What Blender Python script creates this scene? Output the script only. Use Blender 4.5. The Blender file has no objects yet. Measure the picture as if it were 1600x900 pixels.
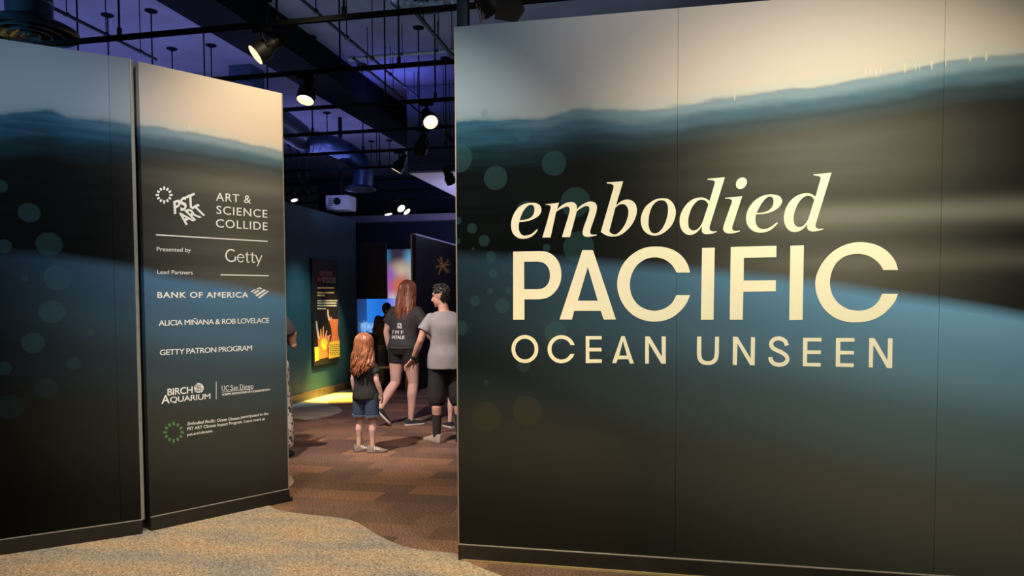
import bpy, bmesh, math, random
from mathutils import Vector, Matrix
from mathutils.bvhtree import BVHTree

C = bpy.context.scene.collection
SC = bpy.context.scene
PI = math.pi
random.seed(7)

# ------------------------------------------------------------------ camera
FPX, PITCH, ROLL, OY, EYE = 1150.0, -2.488, -0.2396, 73.65, 1.5
cam_data = bpy.data.cameras.new('camera')
cam = bpy.data.objects.new('camera', cam_data)
C.objects.link(cam)
CAM_M = Matrix.Rotation(math.radians(90 + PITCH), 3, 'X') @ Matrix.Rotation(math.radians(ROLL), 3, 'Z')
cam.matrix_world = Matrix.Translation((0, 0, EYE)) @ CAM_M.to_4x4()
cam_data.sensor_fit = 'HORIZONTAL'
cam_data.sensor_width = 36.0
cam_data.lens = FPX / 1600 * 36.0
cam_data.shift_y = OY / 1600
cam_data.clip_start = 0.05
cam_data.clip_end = 200
SC.camera = cam

# ------------------------------------------------------------------ world, lights, exposure
w = bpy.data.worlds.new('world'); SC.world = w; w.use_nodes = True
bg = w.node_tree.nodes['Background']
bg.inputs[0].default_value = (0.18, 0.24, 0.36, 1); bg.inputs[1].default_value = 0.010
vs = SC.view_settings
vs.view_transform = 'Standard'; vs.look = 'None'; vs.exposure = 0.0; vs.gamma = 1.0; vs.use_curve_mapping = False

E1 = Vector((math.cos(math.radians(-11.93)), math.sin(math.radians(-11.93)), 0))   # along the title wall, to the right
E2 = Vector((-E1.y, E1.x, 0))                                                      # into the hall
WA = (Vector((-3.0777, 4.3552, 0)), 31.80)
WB = (Vector((-2.4080, 4.8039, 0)), 46.54)
WC = (Vector((-0.3163, 4.2450, 0)), -11.93)

def wall_pt(W, u, y, z):
    o, a = W
    a = math.radians(a)
    return o + Vector((math.cos(a) * u - math.sin(a) * y, math.sin(a) * u + math.cos(a) * y, z))

def spot(name, loc, target, power, color, angle, blend=1.0, size=0.06):
    d = bpy.data.lights.new(name, 'SPOT'); d.energy = power; d.color = color
    d.spot_size = math.radians(angle); d.spot_blend = blend; d.shadow_soft_size = size
    o = bpy.data.objects.new(name, d); C.objects.link(o); o.location = loc
    o.rotation_euler = (Vector(target) - Vector(loc)).to_track_quat('-Z', 'Y').to_euler()
    return o

def area(name, loc, target, power, color, sx, sy):
    d = bpy.data.lights.new(name, 'AREA'); d.energy = power; d.color = color
    d.shape = 'RECTANGLE'; d.size = sx; d.size_y = sy
    o = bpy.data.objects.new(name, d); C.objects.link(o); o.location = loc
    o.rotation_euler = (Vector(target) - Vector(loc)).to_track_quat('-Z', 'Y').to_euler()
    return o

WARM = (1.0, 0.76, 0.42)
CREAM = (1.0, 0.84, 0.58)
# track lights, plus added fills, over the entrance that wash the printed walls and the carpet (above the frame)
spot('light_title_right', wall_pt(WC, 2.25, -2.35, 3.9), wall_pt(WC, 2.05, 0, 1.2), 660, (1.0, 0.93, 0.64), 73)
spot('light_title_left', wall_pt(WC, 0.55, -1.9, 3.9), wall_pt(WC, 0.65, 0, 2.6), 62, (1.0, 0.93, 0.86), 98)
spot('fill_title_top', wall_pt(WC, 1.45, -1.2, 4.25), wall_pt(WC, 1.40, 0, 2.9), 62, (1.0, 0.90, 0.72), 86)  # added wash to lift the top middle of the title wall
spot('light_title_low', wall_pt(WC, 0.45, -1.5, 3.4), wall_pt(WC, 0.40, 0, 0.6), 150, (1.0, 0.70, 0.20), 28)
spot('light_sponsor', wall_pt(WB, 0.95, -0.75, 4.0), wall_pt(WB, 0.86, 0, 2.5), 190, (1.0, 0.80, 0.46), 84)
spot('light_sponsor_low', wall_pt(WB, 0.6, -2.2, 3.6), wall_pt(WB, 0.6, 0, 1.85), 85, (1.0, 0.93, 0.82), 66)
spot('light_bubble_wall', wall_pt(WA, 0.2, -2.2, 3.7), wall_pt(WA, 0.30, 0, 2.1), 150, (0.90, 0.95, 1.0), 66)
spot('light_floor', (-0.6, 3.0, 3.9), (-0.85, 4.7, 0), 420, (1.0, 0.84, 0.60), 75)
spot('light_floor_left', (-1.7, 2.6, 3.6), (-2.0, 4.1, 0), 330, (1.0, 0.84, 0.62), 62)
area('fill_lobby', (-1.0, -1.5, 3.2), (-1.0, 4.5, 1.8), 8, (0.72, 0.86, 1.0), 3.0, 1.5)  # added soft cool fill from over the camera, not a track light
# hall
spot('fill_diffuser', (-5.2, 4.7, 3.35), (-4.1, 6.2, 3.9), 70, (0.20, 0.62, 1.0), 50)  # added blue spot to brighten the diffuser, no fitting behind it
spot('light_people', (-2.3, 5.9, 3.5), (-1.1, 8.3, 0.3), 900, (1.0, 0.82, 0.74), 62)
spot('light_people_right', (0.4, 6.2, 3.7), (-0.9, 8.0, 0.9), 160, (1.0, 0.80, 0.70), 70)
# blue and violet ceiling wash
def up(name, e1, e2, z, power, color, sx, sy): return area(name, E1 * e1 + E2 * e2 + Vector((0, 0, z)), E1 * (e1 + .01) + E2 * e2 + Vector((0, 0, 5)), power, color, sx, sy)
up('light_ceiling_left', -7.4, 8.0, 3.85, 95, (0.36, 0.38, 1.0), 3.6, 6.0)
up('light_ceiling_far', -6.6, 12.4, 3.9, 40, (0.34, 0.34, 1.0), 2.6, 3.0)
up('light_ceiling_blue', -3.75, 10.1, 4.3, 13, (0.16, 0.18, 1.0), .5, .9)
up('fill_ceiling_back', -4.6, 15.6, 3.7, 16, (0.42, 0.48, 1.0), 2.5, 1.5)  # added area fill for the dark back of the ceiling
up('fill_ceiling_grey', -2.2, 7.4, 3.85, 20, (0.62, 0.82, 1.0), 4.0, 5.0)  # added wash that lifts the middle ceiling, not a lamp of the hall
spot('light_duct', (-2.6, 10.5, 3.3), (-2.9, 12.3, 3.75), 35, (0.25, 0.35, 1.0), 50)
spot('fill_projector', (-2.9, 10.6, 2.7), (-3.05, 13.0, 3.15), 60, (0.50, 0.52, 1.0), 24)  # added violet spot shining on the projector, not its own beam
spot('fill_ledge', E1 * -3.6 + E2 * 13.2 + Vector((0, 0, 3.1)), E1 * -4.2 + E2 * 15.7 + Vector((0, 0, 3.42)), 90, (0.60, 0.52, 1.0), 84)  # added fill from the front so the ledge shows lavender
up('fill_soffit', -2.2, 12.8, 2.5, 90, (0.55, 0.55, 1.0), 2.0, 2.0)  # added violet fill under the soffit, no lamp stands there
spot('light_teal_wall', E1 * -4.2 + E2 * 9.9 + Vector((0, 0, 3.3)), E1 * -5.5 + E2 * 10.4 + Vector((0, 0, 1.0)), 290, (0.60, 1.0, 1.0), 40)

# ------------------------------------------------------------------ helpers
def ray(x, y):
    return CAM_M @ Vector(((x - 800) / FPX, -(y - 450 - OY) / FPX, -1.0))

EYEV = Vector((0, 0, EYE))
def G(x, y, z=0.0):
    d = ray(x, y); return EYEV + d * ((z - EYE) / d.z)

def D(x, y, depth):
    d = ray(x, y); return EYEV + d * (depth / d.y)

def on_plane(x, y, p, n):
    d = ray(x, y); return EYEV + d * ((Vector(p) - EYEV).dot(n) / d.dot(n))

def on_wall(W, x, y):
    """pixel of the photograph -> (u, z) on that wall's face"""
    o, a = W; a = math.radians(a)
    ux = Vector((math.cos(a), math.sin(a), 0)); n = Vector((-ux.y, ux.x, 0))
    p = on_plane(x, y, o, n)
    return Vector(((p - o).dot(ux), p.z))

def new_mat(name, color, rough=0.6, metal=0.0, vary=0.12, scale=30.0, bump=0.0, emit=None, spec=0.5):
    m = bpy.data.materials.new(name); m.use_nodes = True
    nt = m.node_tree; b = nt.nodes['Principled BSDF']
    b.inputs['Roughness'].default_value = rough; b.inputs['Metallic'].default_value = metal
    b.inputs['Specular IOR Level'].default_value = spec
    tc = nt.nodes.new('ShaderNodeTexCoord'); no = nt.nodes.new('ShaderNodeTexNoise')
    no.inputs['Scale'].default_value = scale; no.inputs['Detail'].default_value = 4
    nt.links.new(tc.outputs['Object'], no.inputs['Vector'])
    r = nt.nodes.new('ShaderNodeValToRGB')
    r.color_ramp.elements[0].position = 0.3; r.color_ramp.elements[1].position = 0.7
    r.color_ramp.elements[0].color = tuple(c * (1 - vary) for c in color) + (1,)
    r.color_ramp.elements[1].color = tuple(min(1, c * (1 + vary)) for c in color) + (1,)
    nt.links.new(no.outputs['Fac'], r.inputs['Fac']); nt.links.new(r.outputs['Color'], b.inputs['Base Color'])
    if bump:
        bp = nt.nodes.new('ShaderNodeBump'); bp.inputs['Strength'].default_value = bump; bp.inputs['Distance'].default_value = 0.01
        nt.links.new(no.outputs['Fac'], bp.inputs['Height']); nt.links.new(bp.outputs['Normal'], b.inputs['Normal'])
    if emit:
        b.inputs['Emission Color'].default_value = tuple(emit[0]) + (1,); b.inputs['Emission Strength'].default_value = emit[1]
    return m

class MB:
    """collects shapes into one mesh"""
    def __init__(s): s.bm = bmesh.new()
    def box(s, c, size, rot=None, bevel=0.0):
        t = bmesh.new(); bmesh.ops.create_cube(t, size=1.0)
        for v in t.verts: v.co = Vector((v.co.x * size[0], v.co.y * size[1], v.co.z * size[2]))
        if bevel: bmesh.ops.bevel(t, geom=t.edges[:], offset=bevel, segments=2, affect='EDGES', profile=0.6)
        M = Matrix.Translation(c) @ (rot.to_4x4() if rot else Matrix())
        s._add(t, M); return s
    def _add(s, t, M=None):
        if M: bmesh.ops.transform(t, matrix=M, verts=t.verts[:])
        me = bpy.data.meshes.new('t'); t.to_mesh(me); t.free(); s.bm.from_mesh(me); bpy.data.meshes.remove(me)
    def ring_loft(s, rings, cap=True):
        """rings: lists of equal numbers of Vectors"""
        vs_ = [[s.bm.verts.new(p) for p in r] for r in rings]
        n = len(rings[0])
        for a, b in zip(vs_, vs_[1:]):
            for i in range(n):
                s.bm.faces.new((a[i], a[(i + 1) % n], b[(i + 1) % n], b[i]))
        if cap:
            s.bm.faces.new(list(reversed(vs_[0]))); s.bm.faces.new(vs_[-1])
        return s
    def tube(s, pts, rad, n=10, cap=True, flat=1.0):
        pts = [Vector(p) for p in pts]
        if not isinstance(rad, (list, tuple)): rad = [rad] * len(pts)
        rings = []; up = None
        for i, p in enumerate(pts):
            t = (pts[min(i + 1, len(pts) - 1)] - pts[max(i - 1, 0)]).normalized()
            if up is None:
                up = t.orthogonal().normalized()
                if abs(t.z) < 0.9: up = (Vector((0, 0, 1)) - t * t.z).normalized()
            up = (up - t * up.dot(t)).normalized(); sd = t.cross(up)
            rings.append([p + (sd * math.cos(2 * PI * k / n) + up * math.sin(2 * PI * k / n) * flat) * rad[i] for k in range(n)])
        return s.ring_loft(rings, cap)
    def cyl(s, a, b, r, r2=None, n=16): return s.tube([a, b], [r, r if r2 is None else r2], n)
    def ball(s, c, r, seg=16, rot=None):
        t = bmesh.new(); bmesh.ops.create_uvsphere(t, u_segments=seg, v_segments=max(6, seg * 2 // 3), radius=1.0)
        if not isinstance(r, (list, tuple)): r = (r, r, r)
        M = Matrix.Translation(c) @ (rot.to_4x4() if rot else Matrix()) @ Matrix.Diagonal((r[0], r[1], r[2], 1))
        s._add(t, M); return s
    def limb(s, pts, rad, n=14, flat=1.0):
        s.tube(pts, rad, n, flat=flat)
        for p, r in zip(pts, rad): s.ball(p, r * 0.995, 14)
        return s
    def ellipses(s, rings, n=28, pw=2.0):
        """rings: (center, rx, ry, yaw) horizontal super-ellipses"""
        out = []
        for c, rx, ry, yaw in rings:
            r = []
            for k in range(n):
                a = 2 * PI * k / n; ca, sa = math.cos(a), math.sin(a)
                x = rx * math.copysign(abs(ca) ** (2 / pw), ca); y = ry * math.copysign(abs(sa) ** (2 / pw), sa)
                r.append(Vector(c) + Vector((x * math.cos(yaw) - y * math.sin(yaw), x * math.sin(yaw) + y * math.cos(yaw), 0)))
            out.append(r)
        fine = []
        for i in range(len(out) - 1):
            p0, a, b, p3 = out[max(i - 1, 0)], out[i], out[i + 1], out[min(i + 2, len(out) - 1)]
            for q in range(4):
                t = q / 4; t2, t3 = t * t, t * t * t
                fine.append([0.5 * ((2 * a[k]) + (b[k] - p0[k]) * t + (2 * p0[k] - 5 * a[k] + 4 * b[k] - p3[k]) * t2 + (3 * a[k] - p0[k] - 3 * b[k] + p3[k]) * t3) for k in range(n)])
        return s.ring_loft(fine + [out[-1]])
    def lathe(s, prof, M=None, n=32, cap=False):
        rings = [[(M or Matrix()) @ Vector((r * math.cos(2 * PI * k / n), r * math.sin(2 * PI * k / n), z)) for k in range(n)] for r, z in prof]
        return s.ring_loft(rings, cap)
    def prism(s, poly, z0, z1, M=None):
        M = M or Matrix()
        return s.ring_loft([[M @ Vector((x, y, z)) for x, y in poly] for z in (z0, z1)])
    def build(s, name, m, parent=None, smooth=True, remesh=None, relax=0):
        bmesh.ops.recalc_face_normals(s.bm, faces=s.bm.faces[:])
        me = bpy.data.meshes.new(name)
        if parent is not None: bmesh.ops.transform(s.bm, matrix=world_of(parent).inverted(), verts=s.bm.verts[:])
        s.bm.to_mesh(me); s.bm.free()
        o = bpy.data.objects.new(name, me); C.objects.link(o)
        if parent is not None: o.parent = parent
        if remesh:
            md = o.modifiers.new('r', 'REMESH'); md.mode = 'VOXEL'; md.voxel_size = remesh; md.use_smooth_shade = True
            if relax:
                sm = o.modifiers.new('s', 'SMOOTH'); sm.iterations = relax; sm.factor = 0.5
            bpy.context.view_layer.update()
            dg = bpy.context.evaluated_depsgraph_get()
            me2 = bpy.data.meshes.new_from_object(o.evaluated_get(dg)); o.modifiers.clear()
            o.data = me2; bpy.data.meshes.remove(me); me = me2; me.name = name
        if smooth:
            me.polygons.foreach_set('use_smooth', [True] * len(me.polygons))
            try: me.set_sharp_from_angle(angle=math.radians(40))
            except Exception: pass
        me.materials.clear(); me.materials.append(m)
        return o

def world_of(o):
    M = Matrix.LocRotScale(o.location, o.rotation_euler, o.scale)
    return world_of(o.parent) @ M if o.parent else M

def tag(o, label=None, cat=None, group=None, kind=None):
    if label: o['label'] = label
    if cat: o['category'] = cat
    if group: o['group'] = group
    if kind: o['kind'] = kind
    return o

def thing(name, loc, label, cat, rz=0.0, group=None):
    o = bpy.data.objects.new(name, None); C.objects.link(o); o.empty_display_size = 0.1
    o.location = loc; o.rotation_euler = (0, 0, rz)
    return tag(o, label, cat, group)

def struct(o): o['kind'] = 'structure'; return o

# smooth outline through traced points; a point with a third value is a sharp corner
def outline(pts, sub=7):
    n = len(pts); out = []
    P = [Vector(p[:2]) for p in pts]; cor = [len(p) > 2 for p in pts]
    for i in range(n):
        j = (i + 1) % n
        a, b = P[i], P[j]
        if cor[i] and cor[j]: out.append(a); continue
        ta = (b - a) if cor[i] else (b - P[i - 1]) * 0.5
        tb = (b - a) if cor[j] else (P[(j + 1) % n] - a) * 0.5
        L = (b - a).length
        if not cor[i] and ta.length > 1e-9: ta = ta.normalized() * L
        if not cor[j] and tb.length > 1e-9: tb = tb.normalized() * L
        for k in range(sub):
            t = k / sub; t2, t3 = t * t, t * t * t
            out.append(a * (2 * t3 - 3 * t2 + 1) + ta * (t3 - 2 * t2 + t) + b * (-2 * t3 + 3 * t2) + tb * (t3 - t2))
    return out

def stroke(pts, wd):
    """closed outline of a pen stroke of width wd along a polyline"""
    P = [Vector(p) for p in pts]; L = []; R_ = []
    for i, p in enumerate(P):
        t = (P[min(i + 1, len(P) - 1)] - P[max(i - 1, 0)]).normalized(); nn = Vector((-t.y, t.x)) * wd / 2
        L.append(p + nn); R_.append(p - nn)
    return L + R_[::-1]

def arc(cx, cy, rx, ry, a0, a1, n=24):
    return [(cx + rx * math.cos(math.radians(a0 + (a1 - a0) * k / n)), cy - ry * math.sin(math.radians(a0 + (a1 - a0) * k / n))) for k in range(n + 1)]

def flat_mesh(loops, thick=0.001):
    """2D loops with holes -> thin solid mesh in XY"""
    cu = bpy.data.curves.new('t', 'CURVE'); cu.dimensions = '2D'; cu.fill_mode = 'BOTH'; cu.extrude = thick
    for lp in loops:
        sp = cu.splines.new('POLY'); sp.points.add(len(lp) - 1)
        for q, p in zip(sp.points, lp): q.co = (p[0], p[1], 0, 1)
        sp.use_cyclic_u = True
    o = bpy.data.objects.new('t', cu); C.objects.link(o)
    bpy.context.view_layer.update()
    me = bpy.data.meshes.new_from_object(o.evaluated_get(bpy.context.evaluated_depsgraph_get()))
    bpy.data.objects.remove(o); bpy.data.curves.remove(cu)
    return me

def text_mesh(s, bold=0.0, shear=0.0, spacing=1.0, thick=0.004):
    cu = bpy.data.curves.new('t', 'FONT'); cu.body = s; cu.extrude = thick; cu.offset = bold; cu.shear = shear; cu.space_character = spacing
    cu.resolution_u = 4
    if bold > 0 and 'M' in s:      # the tiny inner edges of M break when the outline is thickened: widen them first
        cu.offset = 0; cu.extrude = 0
        o = bpy.data.objects.new('t', cu); C.objects.link(o); bpy.context.view_layer.update()
        c2 = o.to_curve(bpy.context.evaluated_depsgraph_get()).copy(); bpy.data.objects.remove(o); bpy.data.curves.remove(cu); cu = c2
        for sp in cu.splines:
            q = sp.bezier_points; n = len(q)
            for i in range(n):
                a, b = q[i], q[(i + 1) % n]
                if s[min(sp.character_index, len(s) - 1)] == 'M' and 1e-6 < (b.co - a.co).length < .006:
                    for p_, t_ in ((a, q[i - 1]), (b, q[(i + 2) % n])):
                        dv = (t_.co - p_.co).normalized() * .035; co = p_.co + dv
                        p_.handle_left_type = p_.handle_right_type = 'FREE'; p_.co = co; p_.handle_left = co; p_.handle_right = co
        cu.extrude = thick; cu.offset = bold; cu.fill_mode = 'BOTH'
    o = bpy.data.objects.new('t', cu); C.objects.link(o)
    bpy.context.view_layer.update()
    me = bpy.data.meshes.new_from_object(o.evaluated_get(bpy.context.evaluated_depsgraph_get()))
    bpy.data.objects.remove(o); bpy.data.curves.remove(cu)
    return me

CAP = 0.729   # cap height of the built-in face
def face_place(mesh, A, parent, name, m, lift=0.0015):
    """A maps mesh x,y to (u, z) of a wall face; the mesh is laid on that face"""
    zs = [v.co.z for v in mesh.vertices]; zm = max(abs(z) for z in zs) or 1
    for v in mesh.vertices:
        u, z = A(v.co.x, v.co.y); v.co = Vector((u, -lift if v.co.z > 0 else 0.0, z))
    o = bpy.data.objects.new(name, mesh); C.objects.link(o); o.parent = parent
    mesh.materials.clear(); mesh.materials.append(m)
    return o

def affine(p0, px, py, x0, x1, h):
    p0, px, py = Vector(p0), Vector(px), Vector(py)
    ex = (px - p0) / (x1 - x0); ey = (py - p0) / h
    return lambda x, y: p0 + ex * (x - x0) + ey * y

def text_on(conv, s, b0, b1, top, parent, name, m, bold=0.0, shear=0.0, spacing=1.0, h=CAP):
    me = text_mesh(s, bold, shear, spacing)
    xs = [v.co.x for v in me.vertices]
    return face_place(me, affine(conv(*b0), conv(*b1), conv(*top), min(xs), max(xs), h), parent, name, m)
# ------------------------------------------------------------------ materials
def nodes_of(m): return m.node_tree.nodes, m.node_tree.links

def print_mat(name, W, length, surf, wedge, bubbles, tint, glow_u, glow_s, floor_, streaks=(), sparkles=(), sheen_k=1.0, bub_a=.21, bub_low=(.10, .085, .035)):
    """printed split-level seascape: pale sky, waterline, dark water with faint bands and painted spot sheen, teal depth, bubbles"""
    m = bpy.data.materials.new(name); m.use_nodes = True
    N, L = nodes_of(m); b = N['Principled BSDF']
    b.inputs['Roughness'].default_value = 0.6; b.inputs['Specular IOR Level'].default_value = 0.03
    tc = N.new('ShaderNodeTexCoord'); sx = N.new('ShaderNodeSeparateXYZ'); L.new(tc.outputs['Object'], sx.inputs[0])
    def math_(op, a, b_=None, clamp=False):
        n = N.new('ShaderNodeMath'); n.operation = op; n.use_clamp = clamp
        for i, v in enumerate((a, b_)):
            if v is None: continue
            if isinstance(v, (int, float)): n.inputs[i].default_value = v
            else: L.new(v, n.inputs[i])
        return n.outputs[0]
    def curve(px):
        pts = sorted(tuple(on_wall(W, *p)) for p in px)
        n = N.new('ShaderNodeFloatCurve'); c = n.mapping.curves[0]
        n.mapping.use_clip = False
        us = [(max(0, min(1, (u + 0.5) / (length + 1)))) for u, z in pts]; zs = [z / 3.2 for u, z in pts]
        c.points[0].location = (us[0], zs[0]); c.points[1].location = (us[-1], zs[-1])
        for u, z in zip(us[1:-1], zs[1:-1]): c.points.new(u, z)
        n.mapping.update()
        L.new(math_('DIVIDE', math_('ADD', sx.outputs[0], 0.5), length + 1), n.inputs['Value'])
        return math_('MULTIPLY', n.outputs[0], 3.2)
    def noise(scale, detail, sv=(1, 1, 1)):
        mp = N.new('ShaderNodeMapping'); mp.inputs['Scale'].default_value = sv; L.new(tc.outputs['Object'], mp.inputs[0])
        n = N.new('ShaderNodeTexNoise'); n.inputs['Scale'].default_value = scale; n.inputs['Detail'].default_value = detail
        L.new(mp.outputs[0], n.inputs['Vector']); return n.outputs['Fac']
    def ramp(fac, stops):
        r = N.new('ShaderNodeValToRGB'); r.color_ramp.interpolation = 'EASE'
        e = r.color_ramp.elements
        e[0].position, e[0].color = stops[0][0], stops[0][1] + (1,); e[1].position, e[1].color = stops[-1][0], stops[-1][1] + (1,)
        for p, c in stops[1:-1]:
            q = e.new(p); q.color = c + (1,)
        L.new(fac, r.inputs[0]); return r.outputs[0]
    def mix(fac, a, b_, typ='MIX'):
        n = N.new('ShaderNodeMix'); n.data_type = 'RGBA'; n.blend_type = typ
        if isinstance(fac, (int, float)): n.inputs[0].default_value = fac
        else: L.new(fac, n.inputs[0])
        for i, v in ((6, a), (7, b_)):
            if isinstance(v, tuple): n.inputs[i].default_value = v + (1,)
            else: L.new(v, n.inputs[i])
        return n.outputs[2]
    ripple = math_('MULTIPLY', math_('SUBTRACT', noise(3.0, 6, (1.8, 1, 7)), 0.5), 0.05)
    d = math_('ADD', math_('SUBTRACT', sx.outputs[2], curve(surf)), ripple)
    fac = math_('DIVIDE', math_('ADD', d, 1.0), 1.6, True)       # d = -1 .. 0.6
    f = lambda dd: (dd + 1.0) / 1.6
    k = lambda c, s: tuple(x * y for x, y in zip(c, s))
    # the print is cool on its left and warm where its sun stands
    def along(lo, hi, y0, y1):
        n = N.new('ShaderNodeMapRange'); n.interpolation_type = 'SMOOTHSTEP'; L.new(sx.outputs[0], n.inputs[0])
        for i_, v_ in enumerate((lo, hi, y0, y1)): n.inputs[i_ + 1].default_value = v_
        return n.outputs[0]
    shade = along(*tint[0]); warm = along(*tint[1])
    skyc = mix(warm, ramp(fac, [(f(-.015), (.085, .150, .20)), (f(.015), (.17, .245, .32)), (f(.08), (.185, .265, .36)), (f(.55), (.16, .235, .33))]),
               ramp(fac, [(f(-.015), (.20, .25, .30)), (f(.012), (.50, .48, .46)), (f(.07), (.56, .48, .44)), (f(.55), (.46, .42, .42))]))
    wat = ramp(fac, [(f(-.9), (.002, .003, .0035)), (f(-.32), (.002, .004, .005)), (f(-.20), (.005, .018, .028)), (f(-.10), (.013, .052, .100)), (f(-.02), (.024, .080, .145))])
    watw = ramp(fac, [(f(-.9), (.002, .003, .0035)), (f(-.24), (.004, .005, .005)), (f(-.16), (.020, .036, .050)), (f(-.09), (.070, .125, .180)), (f(-.03), (.20, .28, .36))])
    wat = mix(warm, wat, watw)
    rid = math_('ADD', math_('MULTIPLY', noise(2.2, 5, (1.3, 1, 13)), 1.5), 0.28)
    rc = N.new('ShaderNodeCombineColor')
    for i_ in range(3): L.new(rid, rc.inputs[i_])
    wat = mix(math_('SUBTRACT', 1.0, warm, True), wat, mix(1.0, wat, rc.outputs[0], 'MULTIPLY'))
    crisp = math_('ADD', math_('MULTIPLY', math_('SUBTRACT', 1.0, warm, True), 85.0), 36.0)
    water = mix(math_('ADD', math_('MULTIPLY', math_('ADD', d, .012), crisp), .5, True), wat, skyc)
    # faint bands in dark water, with the spots' sheen put into the colour
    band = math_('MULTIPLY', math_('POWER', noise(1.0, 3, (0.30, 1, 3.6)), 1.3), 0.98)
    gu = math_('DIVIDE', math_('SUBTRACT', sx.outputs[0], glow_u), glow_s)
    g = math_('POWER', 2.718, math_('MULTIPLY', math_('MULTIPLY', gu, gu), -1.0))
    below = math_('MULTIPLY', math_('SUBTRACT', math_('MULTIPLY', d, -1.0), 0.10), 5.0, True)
    band_sheen = math_('MULTIPLY', math_('MULTIPLY', math_('ADD', math_('MULTIPLY', band, 0.15), 0.027), g), below)
    band_sheen = math_('MULTIPLY', band_sheen, sheen_k)
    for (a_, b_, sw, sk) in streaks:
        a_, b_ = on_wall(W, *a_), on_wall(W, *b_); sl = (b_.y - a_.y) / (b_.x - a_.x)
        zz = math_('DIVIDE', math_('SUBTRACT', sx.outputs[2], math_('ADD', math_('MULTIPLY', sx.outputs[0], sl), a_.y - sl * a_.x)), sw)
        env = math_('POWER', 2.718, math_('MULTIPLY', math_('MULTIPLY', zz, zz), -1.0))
        band_sheen = math_('ADD', band_sheen, math_('MULTIPLY', math_('MULTIPLY', env, sk), along(a_.x - .2, a_.x + .6, 0, 1)))
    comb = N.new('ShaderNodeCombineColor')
    L.new(band_sheen, comb.inputs[0]); L.new(math_('MULTIPLY', band_sheen, 0.96), comb.inputs[1]); L.new(math_('MULTIPLY', band_sheen, 0.86), comb.inputs[2])
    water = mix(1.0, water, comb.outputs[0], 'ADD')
    d2 = math_('SUBTRACT', sx.outputs[2], curve(wedge))
    deep = ramp(math_('DIVIDE', math_('MULTIPLY', d2, -1.0), 1.6, True),
                [(0, (.118, .265, .47)), (.2, (.095, .190, .30)), (.40, (.070, .105, .13)), (.65, (.072, .073, .062)), (1.0, (.033, .032, .026))])
    shade = math_('MAXIMUM', shade, math_('MULTIPLY', math_('MULTIPLY', math_('SUBTRACT', math_('MULTIPLY', d2, -1.0), 0.5), 2.0, True), floor_))
    cs = N.new('ShaderNodeCombineColor')
    for i_ in range(3): L.new(shade, cs.inputs[i_])
    deep = mix(1.0, deep, cs.outputs[0], 'MULTIPLY')
    wf = math_('MULTIPLY', math_('ADD', math_('MULTIPLY', d2, -1.0), 0.015), 14.0, True)
    col = mix(wf, water, deep)
    tot = None
    for (bx, by, br) in bubbles:
        c = on_wall(W, bx, by); r = abs(on_wall(W, bx, by - br).y - c.y)
        q = math_('ADD', math_('POWER', math_('SUBTRACT', sx.outputs[0], c.x), 2.0), math_('POWER', math_('SUBTRACT', sx.outputs[2], c.y), 2.0))
        hit = math_('MULTIPLY', math_('SUBTRACT', r * r, q), 1 / (2 * r * 0.004), True)
        tot = hit if tot is None else math_('ADD', tot, hit)
    if tot is not None:
        sky = math_('MULTIPLY', math_('ADD', d, 0.10), 8.0, True)
        low = math_('MULTIPLY', math_('SUBTRACT', 1.25, sx.outputs[2]), 4.0, True)
        al = math_('MULTIPLY', math_('MINIMUM', tot, 1.0), math_('SUBTRACT', bub_a, math_('MULTIPLY', low, bub_a * .45)))
        col = mix(al, col, mix(low, (.040, .120, .140), bub_low))
    for (px_, py_, wpx, hpx) in sparkles:
        c = on_wall(W, px_, py_); ru = abs(on_wall(W, px_ + wpx, py_).x - c.x); rz_ = abs(on_wall(W, px_, py_ - hpx).y - c.y)
        q = math_('ADD', math_('POWER', math_('DIVIDE', math_('SUBTRACT', sx.outputs[0], c.x), ru), 2.0), math_('POWER', math_('DIVIDE', math_('SUBTRACT', sx.outputs[2], c.y), rz_), 2.0))
        col = mix(math_('MULTIPLY', math_('SUBTRACT', 1.0, q, True), .75), col, (.62, .56, .46))
    L.new(col, b.inputs['Base Color'])
    return m

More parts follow.
